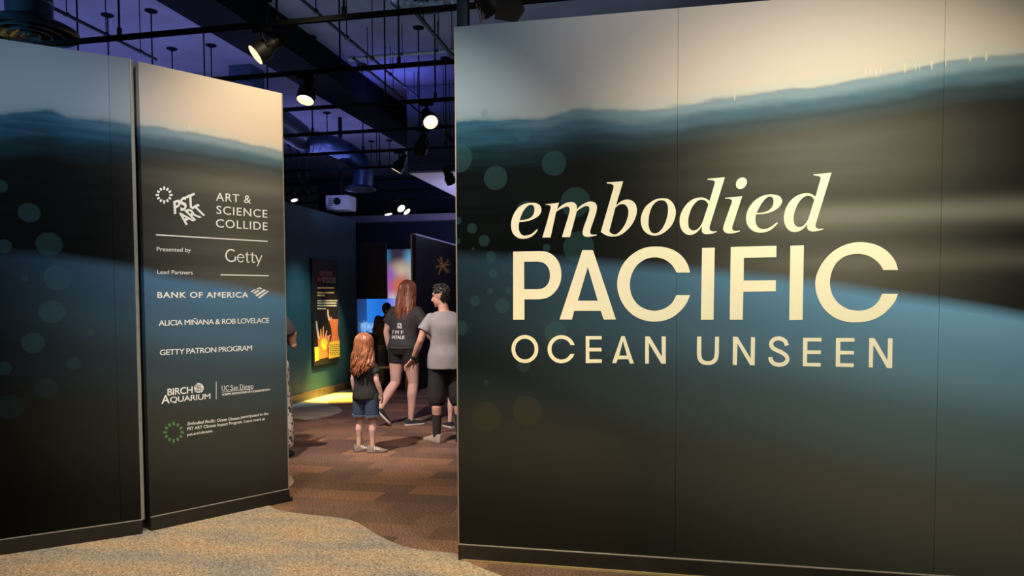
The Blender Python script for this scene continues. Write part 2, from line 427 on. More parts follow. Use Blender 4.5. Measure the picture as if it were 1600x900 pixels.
def carpet_mat(name, stops, brick=None, fine=(0.6, 1.5), blotch=None, frame=-11.93):
    m = bpy.data.materials.new(name); m.use_nodes = True
    N, L = nodes_of(m); b = N['Principled BSDF']; b.inputs['Roughness'].default_value = 0.95; b.inputs['Specular IOR Level'].default_value = 0.1
    tc = N.new('ShaderNodeTexCoord'); mp = N.new('ShaderNodeMapping'); mp.inputs['Rotation'].default_value = (0, 0, math.radians(-frame))
    L.new(tc.outputs['Object'], mp.inputs[0])
    r = N.new('ShaderNodeValToRGB'); e = r.color_ramp.elements
    e[0].position, e[0].color = stops[0][0], stops[0][1] + (1,); e[1].position, e[1].color = stops[-1][0], stops[-1][1] + (1,)
    for p, c in stops[1:-1]: e.new(p).color = c + (1,)
    if brick:
        bt = N.new('ShaderNodeTexBrick'); bt.inputs['Scale'].default_value = 1; bt.inputs['Mortar Size'].default_value = 0
        bt.inputs['Brick Width'].default_value = brick[0]; bt.inputs['Row Height'].default_value = brick[1]
        bt.inputs['Color1'].default_value = (0, 0, 0, 1); bt.inputs['Color2'].default_value = (1, 1, 1, 1); bt.offset = 0.37
        bt.inputs['Bias'].default_value = 0.0
        L.new(mp.outputs[0], bt.inputs['Vector'])
        nb = N.new('ShaderNodeTexNoise'); nb.inputs['Scale'].default_value = 1.6; nb.inputs['Detail'].default_value = 2
        L.new(tc.outputs['Object'], nb.inputs['Vector'])
        mx = N.new('ShaderNodeMix'); mx.data_type = 'FLOAT'; mx.inputs[0].default_value = 0.45
        L.new(bt.outputs['Color'], mx.inputs[2]); L.new(nb.outputs['Fac'], mx.inputs[3]); L.new(mx.outputs[0], r.inputs[0])
    else:
        nb = N.new('ShaderNodeTexNoise'); nb.inputs['Scale'].default_value = blotch; nb.inputs['Detail'].default_value = 2
        sc = N.new('ShaderNodeMapping'); sc.inputs['Scale'].default_value = (0.7, 2.0, 1); L.new(mp.outputs[0], sc.inputs[0])
        L.new(sc.outputs[0], nb.inputs['Vector']); L.new(nb.outputs['Fac'], r.inputs[0])
    nf = N.new('ShaderNodeTexNoise'); nf.inputs['Scale'].default_value = 72; nf.inputs['Detail'].default_value = 3; nf.inputs['Roughness'].default_value = 0.75
    st = N.new('ShaderNodeMapping'); st.inputs['Scale'].default_value = (1.0, 1.6, 1); L.new(mp.outputs[0], st.inputs[0]); L.new(st.outputs[0], nf.inputs['Vector'])
    mr = N.new('ShaderNodeMapRange'); mr.inputs[1].default_value = 0.33; mr.inputs[2].default_value = 0.67; mr.inputs[3].default_value = fine[0]; mr.inputs[4].default_value = fine[1]
    L.new(nf.outputs['Fac'], mr.inputs[0])
    mul = N.new('ShaderNodeMix'); mul.data_type = 'RGBA'; mul.blend_type = 'MULTIPLY'; mul.inputs[0].default_value = 1
    L.new(r.outputs[0], mul.inputs[6]); L.new(mr.outputs[0], mul.inputs[7])
    L.new(mul.outputs[2], b.inputs['Base Color'])
    bp = N.new('ShaderNodeBump'); bp.inputs['Strength'].default_value = 0.5; bp.inputs['Distance'].default_value = 0.006
    L.new(nf.outputs['Fac'], bp.inputs['Height']); L.new(bp.outputs['Normal'], b.inputs['Normal'])
    return m

M = {}
M['letter'] = new_mat('cream_vinyl', (.80, .735, .585), .55, vary=.02)
M['white'] = new_mat('white_vinyl', (.84, .85, .86), .55, vary=.02)
M['green'] = new_mat('green_vinyl', (.10, .24, .09), .6, vary=.15)
M['base'] = new_mat('black_baseboard', (.014, .012, .010), .45, vary=.2, scale=8)
M['edge'] = new_mat('panel_highlight', (.25, .23, .21), .6, vary=.1)  # pale colour standing for highlights along wall edges and baseboard tops
M['ceiling'] = new_mat('ceiling_paint', (.115, .125, .165), .9, vary=.15, scale=2)
M['beam'] = new_mat('beam_paint', (.004, .0045, .006), .8, vary=.2, scale=3, spec=.02)
M['dark_wall'] = new_mat('dark_wall_paint', (.016, .022, .045), .8, vary=.15, scale=4, spec=.1)
M['teal_wall'] = new_mat('teal_wall_paint', (.013, .058, .074), .6, vary=.08, scale=3)
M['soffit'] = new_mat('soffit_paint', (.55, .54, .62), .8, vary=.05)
M['black'] = new_mat('black_metal', (.006, .0065, .008), .5, vary=.2, spec=.2)
M['navy_metal'] = new_mat('dark_pipe', (.005, .007, .011), .6, vary=.2, spec=.12)
M['grey_pipe'] = new_mat('grey_pipe', (.20, .23, .25), .5, vary=.1)
M['duct'] = new_mat('galvanised_duct', (.09, .14, .25), .40, .75, vary=.15, scale=6)
M['duct_dark'] = new_mat('painted_duct', (.045, .075, .11), .35, .3, vary=.15, scale=6)
M['reflector'] = new_mat('lamp_reflector', (.85, .75, .55), .4, vary=.05, emit=((1.0, .78, .46), .45))
M['lens'] = new_mat('lit_lens', (.9, .85, .75), .3, vary=.02, emit=((1.0, .93, .78), 6.0))
M['lens_small'] = new_mat('lit_lens_dim', (.9, .85, .75), .3, vary=.02, emit=((1.0, .90, .70), 1.6))
# ------------------------------------------------------------------ structure
def rm(v): return E1 * v[0] + E2 * v[1] + Vector((0, 0, v[2] if len(v) > 2 else 0))   # room coordinates -> world
RZ = Matrix.Rotation(math.radians(-11.93), 3, 'Z')
def rbox(mb, a, b, bevel=0.0):
    c = [(a[i] + b[i]) / 2 for i in range(3)]; return mb.box(rm(c), [abs(b[i] - a[i]) for i in range(3)], RZ, bevel)

brown = carpet_mat('carpet_brown', [(0, (.050, .034, .030)), (.30, (.100, .060, .046)), (.52, (.125, .078, .057)), (.66, (.175, .098, .064)), (1, (.235, .115, .065))], brick=(.50, .26), fine=(.08, 2.4))
beige = carpet_mat('carpet_beige', [(.25, (.225, .22, .215)), (.42, (.30, .26, .215)), (.55, (.37, .295, .21)), (.75, (.43, .285, .18))], blotch=2.2, fine=(.25, 1.9))
fl = struct(rbox(MB(), (-9, -3, -.05), (7, 18.2, 0)).build('floor', brown))
def floor_patch(name, pts, z=0.004):
    mb = MB(); mb.prism([(p.x, p.y) for p in pts], 0.0005, z); o = mb.build(name, beige, fl, smooth=False); return o
def smooth_px(px, sub=5):
    P = [G(*p).to_2d() for p in px]; out = []
    for i in range(len(P) - 1):
        a, b = P[i], P[i + 1]; p0 = P[max(i - 1, 0)]; p3 = P[min(i + 2, len(P) - 1)]
        for k in range(sub):
            t = k / sub
            out.append(0.5 * ((2 * a) + (b - p0) * t + (2 * p0 - 5 * a + 4 * b - p3) * t * t + (3 * a - p0 - 3 * b + p3) * t ** 3))
    out.append(P[-1]); return out
edge = smooth_px([(380, 770), (405, 783), (421, 791), (433, 797), (453, 801), (487, 805), (530, 810), (553, 815), (570, 824), (587, 835), (607, 845), (627, 853), (647, 858), (673, 862), (700, 864), (718, 868), (737, 882), (783, 900), (850, 930)])
near = [Vector((2.5, 2.6)), Vector((2.5, -2.5)), Vector((-7, -2.5)), Vector((-7, 2.0)), G(0, 800).to_2d()]
floor_patch('carpet_inlay', edge + near)
floor_patch('carpet_inlay', smooth_px([(430, 731), (444, 737), (454, 744), (459, 752), (455, 759), (444, 765), (425, 770)]) )
w0 = rm((-5.49, 9.0)).to_2d(); w1 = rm((-5.49, 12.4)).to_2d()
floor_patch('carpet_inlay', smooth_px([(430, 655), (455, 654), (476, 656), (497, 654), (520, 649), (533, 644), (534, 640), (528, 636), (519, 633.5), (513, 631), (513.5, 628), (520, 625.5), (535, 623), (552, 621), (570, 619), (590, 614)]) + [w1, w0])

struct(rbox(MB(), (-12, -3, 4.8), (9, 19, 4.9)).build('ceiling', M['ceiling']))
struct(rbox(MB(), (-4.87, -2, 4.45), (-4.31, 18, 4.8)).build('trim_1', M['beam']))                       # deep ceiling beam
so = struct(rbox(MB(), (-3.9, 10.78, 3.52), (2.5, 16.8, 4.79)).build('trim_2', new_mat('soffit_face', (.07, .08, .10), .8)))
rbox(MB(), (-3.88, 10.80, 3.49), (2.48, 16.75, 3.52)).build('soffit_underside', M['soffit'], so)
wl = struct(rbox(MB(), (-5.62, 5.5, 0), (-5.5, 12.45, 3.0)).build('wall_left', M['teal_wall']))
bl = struct(rbox(MB(), (-5.5, 5.5, 0), (-5.48, 12.45, .13)).build('baseboard_left', new_mat('dark_oak', (.085, .060, .030), .5, vary=.3, scale=12)))
struct(rbox(MB(), (-9, 18.0, 0), (7, 18.15, 4.8)).build('wall_back', M['dark_wall']))
wb = struct(rbox(MB(), (-8.5, 15.9, 0), (4, 16.1, 3.33)).build('wall_inner', M['dark_wall']))
rbox(MB(), (-8.5, 15.6, 3.33), (4, 16.15, 3.48)).build('ledge', new_mat('ledge_paint', (.22, .20, .30), .6), wb)
colm = struct(rbox(MB(), (-5.95, 9.3, 0), (-5.62, 9.65, 4.8)).build('trim_3', new_mat('column_paint', (.014, .045, .085), .6)))

# ------------------------------------------------------------------ entrance walls
def bb(W, pts): return pts
SURF_C = [(712, 187), (757, 184), (800, 183.5), (850, 182), (880, 175), (915, 168), (950, 171), (1000, 172), (1050, 166), (1100, 157), (1150, 150), (1200, 143), (1300, 131), (1400, 113), (1450, 102), (1500, 92), (1598, 84)]
WEDGE_C = [(713, 392), (800, 396), (900, 402), (1000, 410), (1100, 418), (1200, 428), (1300, 440), (1400, 456), (1500, 470), (1598, 487)]
s25 = lambda x, y, r: (690 + x / 2.5, 120 + y / 2.5, r / 2.5)
s37 = lambda x, y, r: (690 + x / 3.75, 560 + y / 3.75, r / 3.75)
BUB_C = [s25(*b) for b in [(168, 140, 16), (318, 218, 36), (65, 318, 58), (211, 395, 49), (439, 338, 50), (330, 525, 42), (62, 562, 17), (119, 592, 22), (166, 640, 24), (62, 642, 14), (123, 672, 7), (193, 702, 22), (201, 769, 19), (190, 837, 14), (240, 890, 22), (262, 835, 14), (410, 668, 17), (535, 665, 62), (268, 697, 6), (272, 767, 8)]]
BUB_C += [(899, 316, 24), s37(260, 342, 90), s37(500, 305, 88), s37(480, 40, 40), s37(260, 140, 18), (720, 512, 12), (785, 478, 12), (868, 520, 18), (742, 470, 9)]
s16 = lambda x, y, r: (x / 1.607, 140 + y / 1.607, r / 1.607)
BUB_A = [s16(*b) for b in [(0, 242, 17), (73, 309, 25), (123, 388, 30), (10, 393, 18), (62, 473, 9), (145, 473, 32), (130, 558, 29), (83, 636, 26), (229, 610, 8), (185, 687, 16), (10, 700, 18), (116, 750, 25), (25, 797, 31)]]
SURF_A = [(0, 176), (30, 173), (60, 169), (80, 171), (105, 180), (130, 183), (165, 187), (214, 194)]
WEDGE_A = [(0, 388), (70, 393), (140, 402), (214, 414)]
SURF_B = [(217, 194), (260, 200), (300, 206), (350, 216), (400, 227), (440, 236)]
WEDGE_B = [(220, 415), (260, 427), (320, 437), (380, 447), (446, 459)]

def wall_thing(W, u0, u1, cuts, pm, label, H=3.066):
    r = thing('exhibition_wall', W[0], label, 'display wall', math.radians(W[1]))
    def lb(mb, a, b): return mb.box(wall_pt(W, *[(a[i] + b[i]) / 2 for i in range(3)]), [abs(b[i] - a[i]) for i in range(3)], Matrix.Rotation(math.radians(W[1]), 3, 'Z'))
    cs = [u0] + cuts + [u1]
    for a, b in zip(cs, cs[1:]):
        lb(MB(), (a + .0008, 0, .09), (b - .0008, .11, H)).build('printed_panel', pm, r, smooth=False)
    lb(MB(), (u0, -.012, 0), (u1, .115, .094)).build('baseboard', M['base'], r, smooth=False)
    lb(MB(), (u0, -.013, .094), (u1, 0.0, .0985)).build('lip_highlight', M['edge'], r, smooth=False)  # thin pale strip painted in as the highlight on the baseboard top
    return r, lb

uC1 = on_wall(WC, 1057, 500).x; uC2 = on_wall(WC, 1467, 500).x
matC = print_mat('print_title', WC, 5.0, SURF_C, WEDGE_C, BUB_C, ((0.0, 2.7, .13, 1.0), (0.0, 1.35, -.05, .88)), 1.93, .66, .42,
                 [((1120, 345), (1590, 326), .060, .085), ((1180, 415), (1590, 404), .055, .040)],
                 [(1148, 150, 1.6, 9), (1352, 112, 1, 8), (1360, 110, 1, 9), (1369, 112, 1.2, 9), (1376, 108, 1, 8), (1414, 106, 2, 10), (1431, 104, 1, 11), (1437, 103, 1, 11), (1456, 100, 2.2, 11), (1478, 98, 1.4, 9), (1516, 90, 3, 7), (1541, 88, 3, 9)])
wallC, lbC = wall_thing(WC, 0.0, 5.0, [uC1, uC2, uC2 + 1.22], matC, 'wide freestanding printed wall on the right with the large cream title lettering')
lbC(MB(), (-.004, -.002, .10), (.003, .112, 3.066)).build('edge_highlight', M['edge'], wallC, smooth=False)  # bright line of the left edge, a highlight made as a pale strip
lbC(MB(), (.02, -.022, 0), (5.0, -.012, .012)).build('floor_strip', new_mat('tan_strip', (.33, .25, .12), .6), wallC, smooth=False)
uA1 = on_wall(WA, 213, 470).x
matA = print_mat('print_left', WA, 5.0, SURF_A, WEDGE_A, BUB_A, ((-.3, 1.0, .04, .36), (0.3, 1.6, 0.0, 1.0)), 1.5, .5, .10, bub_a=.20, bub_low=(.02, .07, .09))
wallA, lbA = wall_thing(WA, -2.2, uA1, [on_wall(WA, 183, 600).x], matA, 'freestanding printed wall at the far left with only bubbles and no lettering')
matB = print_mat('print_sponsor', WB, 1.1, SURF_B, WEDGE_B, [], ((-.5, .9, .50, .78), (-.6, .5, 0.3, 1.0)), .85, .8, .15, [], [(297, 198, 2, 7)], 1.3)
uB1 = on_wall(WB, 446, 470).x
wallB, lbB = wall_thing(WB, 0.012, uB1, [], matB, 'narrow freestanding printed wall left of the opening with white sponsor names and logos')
lbB(MB(), (uB1 - .004, -.003, .09), (uB1 + .003, .11, 3.066)).build('edge_highlight', M['edge'], wallB, smooth=False)  # bevel highlight of the right edge, built as a pale strip
lbB(MB(), (uB1 - .01, -.018, 0), (uB1 + .022, .12, .03)).build('foot_plate', M['base'], wallB, smooth=False)
# rounded metal strip that closes the corner between the two left walls
ct = MB(); ca = wall_pt(WA, uA1 + .003, .012, 0)
ct.tube([ca + Vector((0, 0, .094)), ca + Vector((0, 0, 3.066))], .015, 12)
ct.build('corner_strip', new_mat('corner_strip', (.22, .22, .21), .35, vary=.1), wallA)

# ---------------- title lettering
def conv_of(W, x0, y0, s): return lambda x, y: on_wall(W, x0 + x / s, y0 + y / s)
def letters(cv, glyphs, name, parent, m, label=None):
    loops = []
    for g in glyphs:
        for lp in g: loops.append([cv(p[0], p[1]) for p in lp])
    me = flat_mesh(loops); o = face_place(me, lambda x, y: Vector((x, y)), parent, name, m)
    if label: o['label'] = label
    return o
K = 1
def cor(*p): return [(x, y, K) for x, y in p]
sE = 1309 / 160
g1 = [[outline([(411, 735, K), (375, 780), (320, 822), (240, 843), (170, 835), (115, 800), (82, 745), (70, 670), (82, 590), (115, 510), (170, 440), (240, 400), (320, 384), (395, 390), (443, 422), (458, 475), (443, 525), (400, 567), (320, 606), (240, 624), (174, 630, K), (168, 690), (180, 755), (215, 797), (265, 802), (335, 780), (402, 720, K)]),
       outline([(178, 608, K), (250, 600), (310, 580), (352, 538), (370, 478), (362, 430), (335, 410), (290, 420), (240, 470), (205, 535)])],
      [outline([(508, 402, K), (600, 393), (683, 382, K), (657, 474, K), (700, 430), (760, 393), (820, 375), (872, 380), (902, 405), (911, 440), (907, 470, K), (950, 430), (1010, 390), (1070, 368), (1122, 372), (1157, 398), (1168, 445), (1155, 520), (1120, 625), (1085, 730), (1082, 770), (1105, 790), (1166, 788, K), (1162, 800, K), (1100, 815), (1040, 820), (1000, 805), (985, 770), (995, 710), (1030, 610), (1060, 520), (1072, 470), (1060, 432), (1025, 425), (975, 445), (912, 488, K), (823, 822, K), (720, 822, K), (770, 660), (810, 530), (820, 475), (810, 440), (780, 432), (730, 450), (680, 478), (647, 498, K), (575, 827, K), (470, 827, K), (525, 645), (563, 505), (577, 440), (570, 420), (545, 412), (510, 408, K)])]]
letters_e = conv_of(WC, 790, 270, sE)
g2 = [[outline([(150, 122, K), (250, 117), (358, 107, K), (265, 422, K), (310, 380), (370, 348), (430, 344), (490, 370), (525, 425), (533, 490), (515, 570), (470, 660), (400, 740), (320, 795), (235, 815), (150, 803), (72, 757, K), (236, 188, K), (232, 160), (205, 145), (150, 138, K)]),
       outline([(258, 446, K), (305, 410), (362, 400), (405, 430), (425, 490), (415, 570), (375, 670), (320, 745), (260, 787), (205, 775), (180, 745, K)])],
      [outline([(865, 326), (940, 340), (1000, 400), (1030, 490), (1015, 590), (970, 680), (900, 750), (825, 792), (745, 803), (670, 780), (610, 720), (582, 620), (595, 530), (640, 440), (710, 375), (790, 335)]),
       outline([(855, 351), (905, 375), (930, 440), (925, 540), (895, 640), (850, 720), (800, 765), (750, 775), (710, 750), (685, 690), (682, 600), (700, 500), (735, 420), (790, 365)])]]
letters_b = conv_of(WC, 930, 270, sE)
g3 = [[outline([(453, 160, K), (560, 150), (676, 138, K), (482, 765, K), (480, 800), (498, 824), (530, 832), (573, 828, K), (568, 840, K), (520, 857), (440, 867), (400, 855), (381, 825), (383, 765, K), (340, 822), (290, 860), (230, 877), (170, 860), (120, 805), (97, 720), (105, 630), (145, 540), (205, 465), (280, 415), (370, 398), (430, 410), (480, 442, K), (547, 218, K), (545, 192), (520, 178), (455, 172, K)]),
       outline([(465, 487, K), (440, 450), (400, 428), (350, 430), (295, 470), (245, 545), (212, 650), (208, 740), (225, 795), (270, 818), (320, 805), (368, 755), (395, 700, K)])],
      [outline([(903, 142), (945, 160), (957, 200), (940, 250), (900, 283), (855, 287), (822, 260), (818, 220), (835, 175), (868, 150)])],
      [outline([(678, 402, K), (790, 393), (898, 380, K), (772, 765, K), (770, 800), (790, 822), (830, 825), (869, 818, K), (865, 832, K), (810, 850), (740, 858), (690, 850), (658, 820), (655, 780), (675, 715), (715, 600), (764, 460, K), (765, 432), (740, 417), (680, 411, K)])]]
letters_d = conv_of(WC, 1050, 260, sE)
g4 = [[outline([(533, 730, K), (490, 775), (430, 820), (350, 845), (280, 845), (210, 820), (155, 765), (130, 690), (135, 610), (165, 530), (225, 450), (310, 390), (400, 362), (480, 360), (555, 382), (588, 430), (580, 480), (540, 530), (470, 575), (370, 605), (255, 615, K), (248, 680), (260, 745), (300, 790), (360, 802), (420, 785), (470, 755), (521, 714, K)]),
       outline([(262, 597, K), (350, 588), (420, 560), (465, 510), (480, 450), (470, 405), (440, 386), (400, 395), (345, 450), (300, 520)])],
      [outline([(988, 103, K), (1100, 93), (1220, 80, K), (1018, 735, K), (1018, 770), (1037, 793), (1070, 798), (1115, 793, K), (1112, 805, K), (1060, 822), (980, 832), (935, 820), (911, 790), (910, 738, K), (870, 787), (810, 827), (740, 838), (680, 820), (635, 765), (612, 680), (620, 590), (655, 500), (715, 420), (800, 365), (890, 343), (960, 352), (1015, 388, K), (1082, 158, K), (1077, 137), (1050, 124), (990, 114, K)]),
       outline([(1000, 430, K), (970, 390), (925, 374), (880, 385), (825, 430), (775, 510), (742, 610), (735, 690), (755, 750), (800, 776), (850, 765), (895, 722), (925, 670, K)])]]
letters_f = conv_of(WC, 1150, 260, sE)
loops = []
for cv, gs in ((letters_e, g1), (letters_b, g2), (letters_d, g3), (letters_f, g4)):
    for g in gs:
        for lp in g: loops.append([cv(p[0], p[1]) for p in lp])
o = face_place(flat_mesh(loops), lambda x, y: Vector((x, y)), wallC, 'title_lettering', M['letter']); o['label'] = 'slanted serif word embodied'
loops = []
cv = conv_of(WC, 790, 375, 1600 / 300)
for lp in [outline([(63, 97, K), (280, 92, K), (345, 100), (405, 135), (447, 195), (465, 285), (450, 370), (405, 440), (345, 482), (280, 494, K), (157, 494, K), (157, 664, K), (63, 664, K)]),
           outline([(155, 181, K), (270, 180, K), (320, 193), (357, 233), (370, 295), (357, 357), (320, 398), (270, 410, K), (155, 410, K)]),
           cor((640, 85), (728, 85), (920, 663), (818, 663), (793, 590), (572, 590), (553, 663), (450, 663)), cor((685, 225), (768, 506), (602, 506)),
           outline([(1538, 272, K), (1515, 200), (1465, 130), (1400, 85), (1325, 61), (1250, 55), (1165, 64), (1080, 102), (1000, 172), (950, 260), (930, 367), (948, 470), (997, 562), (1072, 632), (1160, 670), (1240, 680), (1325, 670), (1400, 637), (1465, 582), (1510, 522), (1537, 460, K), (1423, 460, K), (1388, 522), (1340, 562), (1285, 584), (1240, 590), (1170, 577), (1105, 540), (1055, 470), (1035, 375), (1050, 290), (1090, 217), (1150, 168), (1210, 148), (1270, 147), (1330, 165), (1380, 203), (1408, 240), (1424, 272, K)])]:
    loops.append([cv(p[0], p[1]) for p in lp])
cv = conv_of(WC, 1080, 370, 1600 / 340)
for lp in [cor((80, 82), (173, 80), (164, 610), (71, 610)), cor((291, 75), (627, 66), (626, 150), (387, 155), (385, 322), (622, 320), (621, 401), (383, 404), (379, 610), (283, 610)),
           cor((729, 66), (828, 62), (819, 611), (720, 612)),
           outline([(1521, 244, K), (1500, 180), (1450, 115), (1380, 68), (1300, 44), (1220, 40), (1130, 60), (1040, 110), (970, 185), (925, 270), (912, 345), (925, 430), (970, 520), (1045, 588), (1130, 622), (1220, 628), (1310, 617), (1395, 580), (1460, 522), (1500, 470), (1520, 419, K), (1405, 419, K), (1375, 475), (1330, 517), (1270, 540), (1215, 543), (1150, 530), (1085, 490), (1040, 430), (1020, 355), (1027, 280), (1060, 202), (1115, 152), (1175, 130), (1240, 126), (1310, 143), (1365, 180), (1395, 215), (1411, 244, K)])]:
    loops.append([cv(p[0], p[1]) for p in lp])
o = face_place(flat_mesh(loops), lambda x, y: Vector((x, y)), wallC, 'title_lettering', M['letter']); o['label'] = 'large bold capitals reading PACIFIC'
loops = []
cv = conv_of(WC, 790, 515, 1600 / 300)
for lp in [arc(161, 162, 112, 117, 0, 352, 44), arc(161, 162, 81, 87, 0, 352, 44),
           arc(465, 163, 115, 117, 17, 340, 36) + arc(465, 163, 83, 87, 332, 24, 36)]:
    loops.append([cv(p[0], p[1]) for p in lp])
for lp in [cor((668, 54), (801, 54), (801, 82), (698, 82), (698, 152), (799, 152), (799, 182), (698, 182), (698, 248), (801, 248), (801, 277), (668, 279)),
           cor((965, 54), (992, 54), (1069, 282), (1035, 283), (1024, 247), (935, 247), (922, 279), (888, 279)), cor((978, 95), (1012, 217), (946, 217)),
           cor((1163, 57), (1200, 57), (1302, 225), (1300, 57), (1335, 57), (1335, 284), (1298, 284), (1194, 112), (1194, 283), (1163, 283))]:
    loops.append([cv(p[0], p[1]) for p in lp])
cv = conv_of(WC, 1080, 515, 1600 / 330)
for lp in [outline([(44, 53, K), (77, 53, K), (76, 180, K), (82, 215), (100, 234), (126, 240), (152, 234), (171, 215), (178, 180, K), (181, 54, K), (211, 54, K), (209, 185, K), (198, 232), (168, 260), (126, 268), (82, 260), (52, 230), (43, 185, K)]),
           cor((316, 54), (351, 55), (450, 218), (453, 57), (484, 58), (480, 270), (446, 270), (350, 105), (346, 268), (314, 268)),
           stroke([(q.x, q.y) for q in outline([(724, 121, K), (714, 92), (690, 73), (660, 67), (627, 75), (606, 103), (613, 133), (645, 155), (685, 173), (719, 198), (728, 226), (716, 250), (690, 263), (660, 266), (627, 257), (604, 232), (598, 203, K), (600, 205, K)], 5)[:-2]], 31),
           cor((848, 62), (986, 63), (986, 90), (880, 90), (879, 157), (982, 158), (981, 185), (878, 185), (877, 252), (981, 253), (980, 281), (845, 277)),
           cor((1097, 63), (1237, 64), (1236, 92), (1130, 92), (1129, 160), (1233, 161), (1232, 188), (1128, 188), (1127, 254), (1231, 256), (1230, 284), (1094, 281)),
           cor((1349, 64), (1388, 65), (1487, 235), (1491, 66), (1525, 67), (1522, 292), (1483, 291), (1380, 115), (1375, 287), (1344, 285))]:
    loops.append([cv(p[0], p[1]) for p in lp])
o = face_place(flat_mesh(loops), lambda x, y: Vector((x, y)), wallC, 'title_lettering', M['letter']); o['label'] = 'thin capitals reading OCEAN UNSEEN'

# ---------------- sponsor lettering
sB = 1592 / 230
c5 = conv_of(WB, 220, 270, sB); c6 = conv_of(WB, 220, 380, sB); c7 = conv_of(WB, 220, 480, sB); c8 = conv_of(WB, 220, 580, sB)
def sponsor(cv, s, b0, b1, top, bold=0.0, shear=0.0, spacing=1.0, m='white', h=CAP):
    return text_on(cv, s, b0, b1, top, wallB, 'sponsor_lettering', M[m], bold, shear, spacing, h)
def bars(cv, polys, name, m='white'):
    return face_place(flat_mesh([[cv(*p) for p in q] for q in polys]), lambda x, y: Vector((x, y)), wallB, name, M[m])
def burst(cv, cx, cy, r0, r1, wd, m, sq=1.0):
    P = []
    for k in range(12):
        a = 2 * PI * k / 12; long_ = k % 3 == 0; q = r1 if long_ else r0 + (r1 - r0) * .72
        dx, dy = math.sin(a), -math.cos(a); nx, ny = -dy, dx; hw = wd / 2
        pt = [(r0, -hw * .8), (r0, hw * .8), ((r0 + q) / 2, hw), (q, hw * (.15 if long_ else .7)), (q, -hw * (.15 if long_ else .7)), ((r0 + q) / 2, -hw)]
        P.append([(cx + (dx * r + nx * t) * sq, cy + dy * r + ny * t) for r, t in pt])
    return bars(cv, P, 'burst_logo', m)
burst(c5, 252, 240, 56, 98, 24, 'white')
sponsor(c5, 'PST', (358, 446), (588, 348), (350, 305), .028, spacing=.95)
sponsor(c5, 'ART', (482, 564), (722, 440), (368, 455), .026, spacing=.92)
sponsor(c5, 'ART &', (812, 301), (1190, 331), (813, 207), .004, spacing=1.1)
sponsor(c5, 'SCIENCE', (818, 443), (1368, 487), (818, 350), .004, spacing=1.1)
sponsor(c5, 'COLLIDE', (812, 588), (1370, 622), (812, 494), .004, spacing=1.1)
bars(c5, [[(163, 664), (1372, 736), (1372, 748), (163, 677)]], 'divider_line')
sponsor(c6, 'Presented by', (172, 85), (540, 96), (172, 38), .004)
bars(c6, [[(862, 336), (1382, 346), (1382, 358), (862, 348)]], 'divider_line')
sponsor(c6, 'Lead Partners', (177, 333), (562, 338), (177, 288), .004)
sponsor(c6, 'BANK OF AMERICA', (178, 590), (1162, 586), (178, 525), .022, spacing=1.12)
bars(c6, [[(1182, 526), (1222, 500), (1250, 500), (1205, 530)], [(1212, 540), (1262, 506), (1285, 510), (1236, 548)], [(1236, 562), (1330, 500), (1356, 508), (1256, 575)], [(1268, 585), (1366, 516), (1385, 520), (1285, 596)], [(1258, 486), (1290, 496), (1276, 502), (1248, 492)], [(1284, 476), (1314, 492), (1302, 498), (1270, 482)]], 'flag_logo')
sponsor(c6, 'ALICIA MI\u00d1ANA & ROB LOVELACE', (193, 893), (1388, 860), (193, 831), .006, spacing=.9)
sponsor(c7, 'GETTY PATRON PROGRAM', (205, 520), (1202, 466), (205, 458), .006, spacing=.9)
sponsor(c8, 'BIRCH', (288, 263), (560, 235), (288, 186), .012, spacing=.95)
sponsor(c8, 'A', (222, 353), (312, 345), (222, 258), .012)
sponsor(c8, 'QUARIUM', (316, 340), (752, 298), (316, 276), .006, spacing=.95)
# round wave emblem
em = [arc(628, 182, 51, 53, 0, 352, 40)]
for (x_, wd_) in ((604, 8), (622, 9), (641, 8), (657, 6)):
    em.append(stroke([(x_ - 4 + 5 * math.cos(t_ * 2.2 + 1.1) * 2.2, 140 + t_ * 21 + (x_ - 604) * .12) for t_ in [q / 3 for q in range(13)]], wd_))
bars(c8, em, 'wave_emblem')
bars(c8, [[(812, 112), (818, 112), (818, 304), (812, 304)]], 'divider_line')
bars(c8, [[(872, 224), (1210, 190), (1210, 194), (872, 228)]], 'divider_line')
sponsor(c8, 'SCRIPPS INSTITUTION OF OCEANOGRAPHY', (880, 265), (1402, 208), (880, 242), .020)
sponsor(c8, 'Embodied Pacific: Ocean Unseen', (503, 585), (1068, 520), (503, 550), .004, .25)
sponsor(c8, 'participated in the', (1082, 511), (1378, 470), (1082, 480), .004)
sponsor(c8, 'PST ART Climate Impact Program. Learn more at', (503, 641), (1342, 527), (503, 606), .004)
sponsor(c8, 'pst.art/climate.', (503, 700), (780, 657), (503, 669), .004)
burst(c8, 355, 660, 74, 120, 26, 'green')

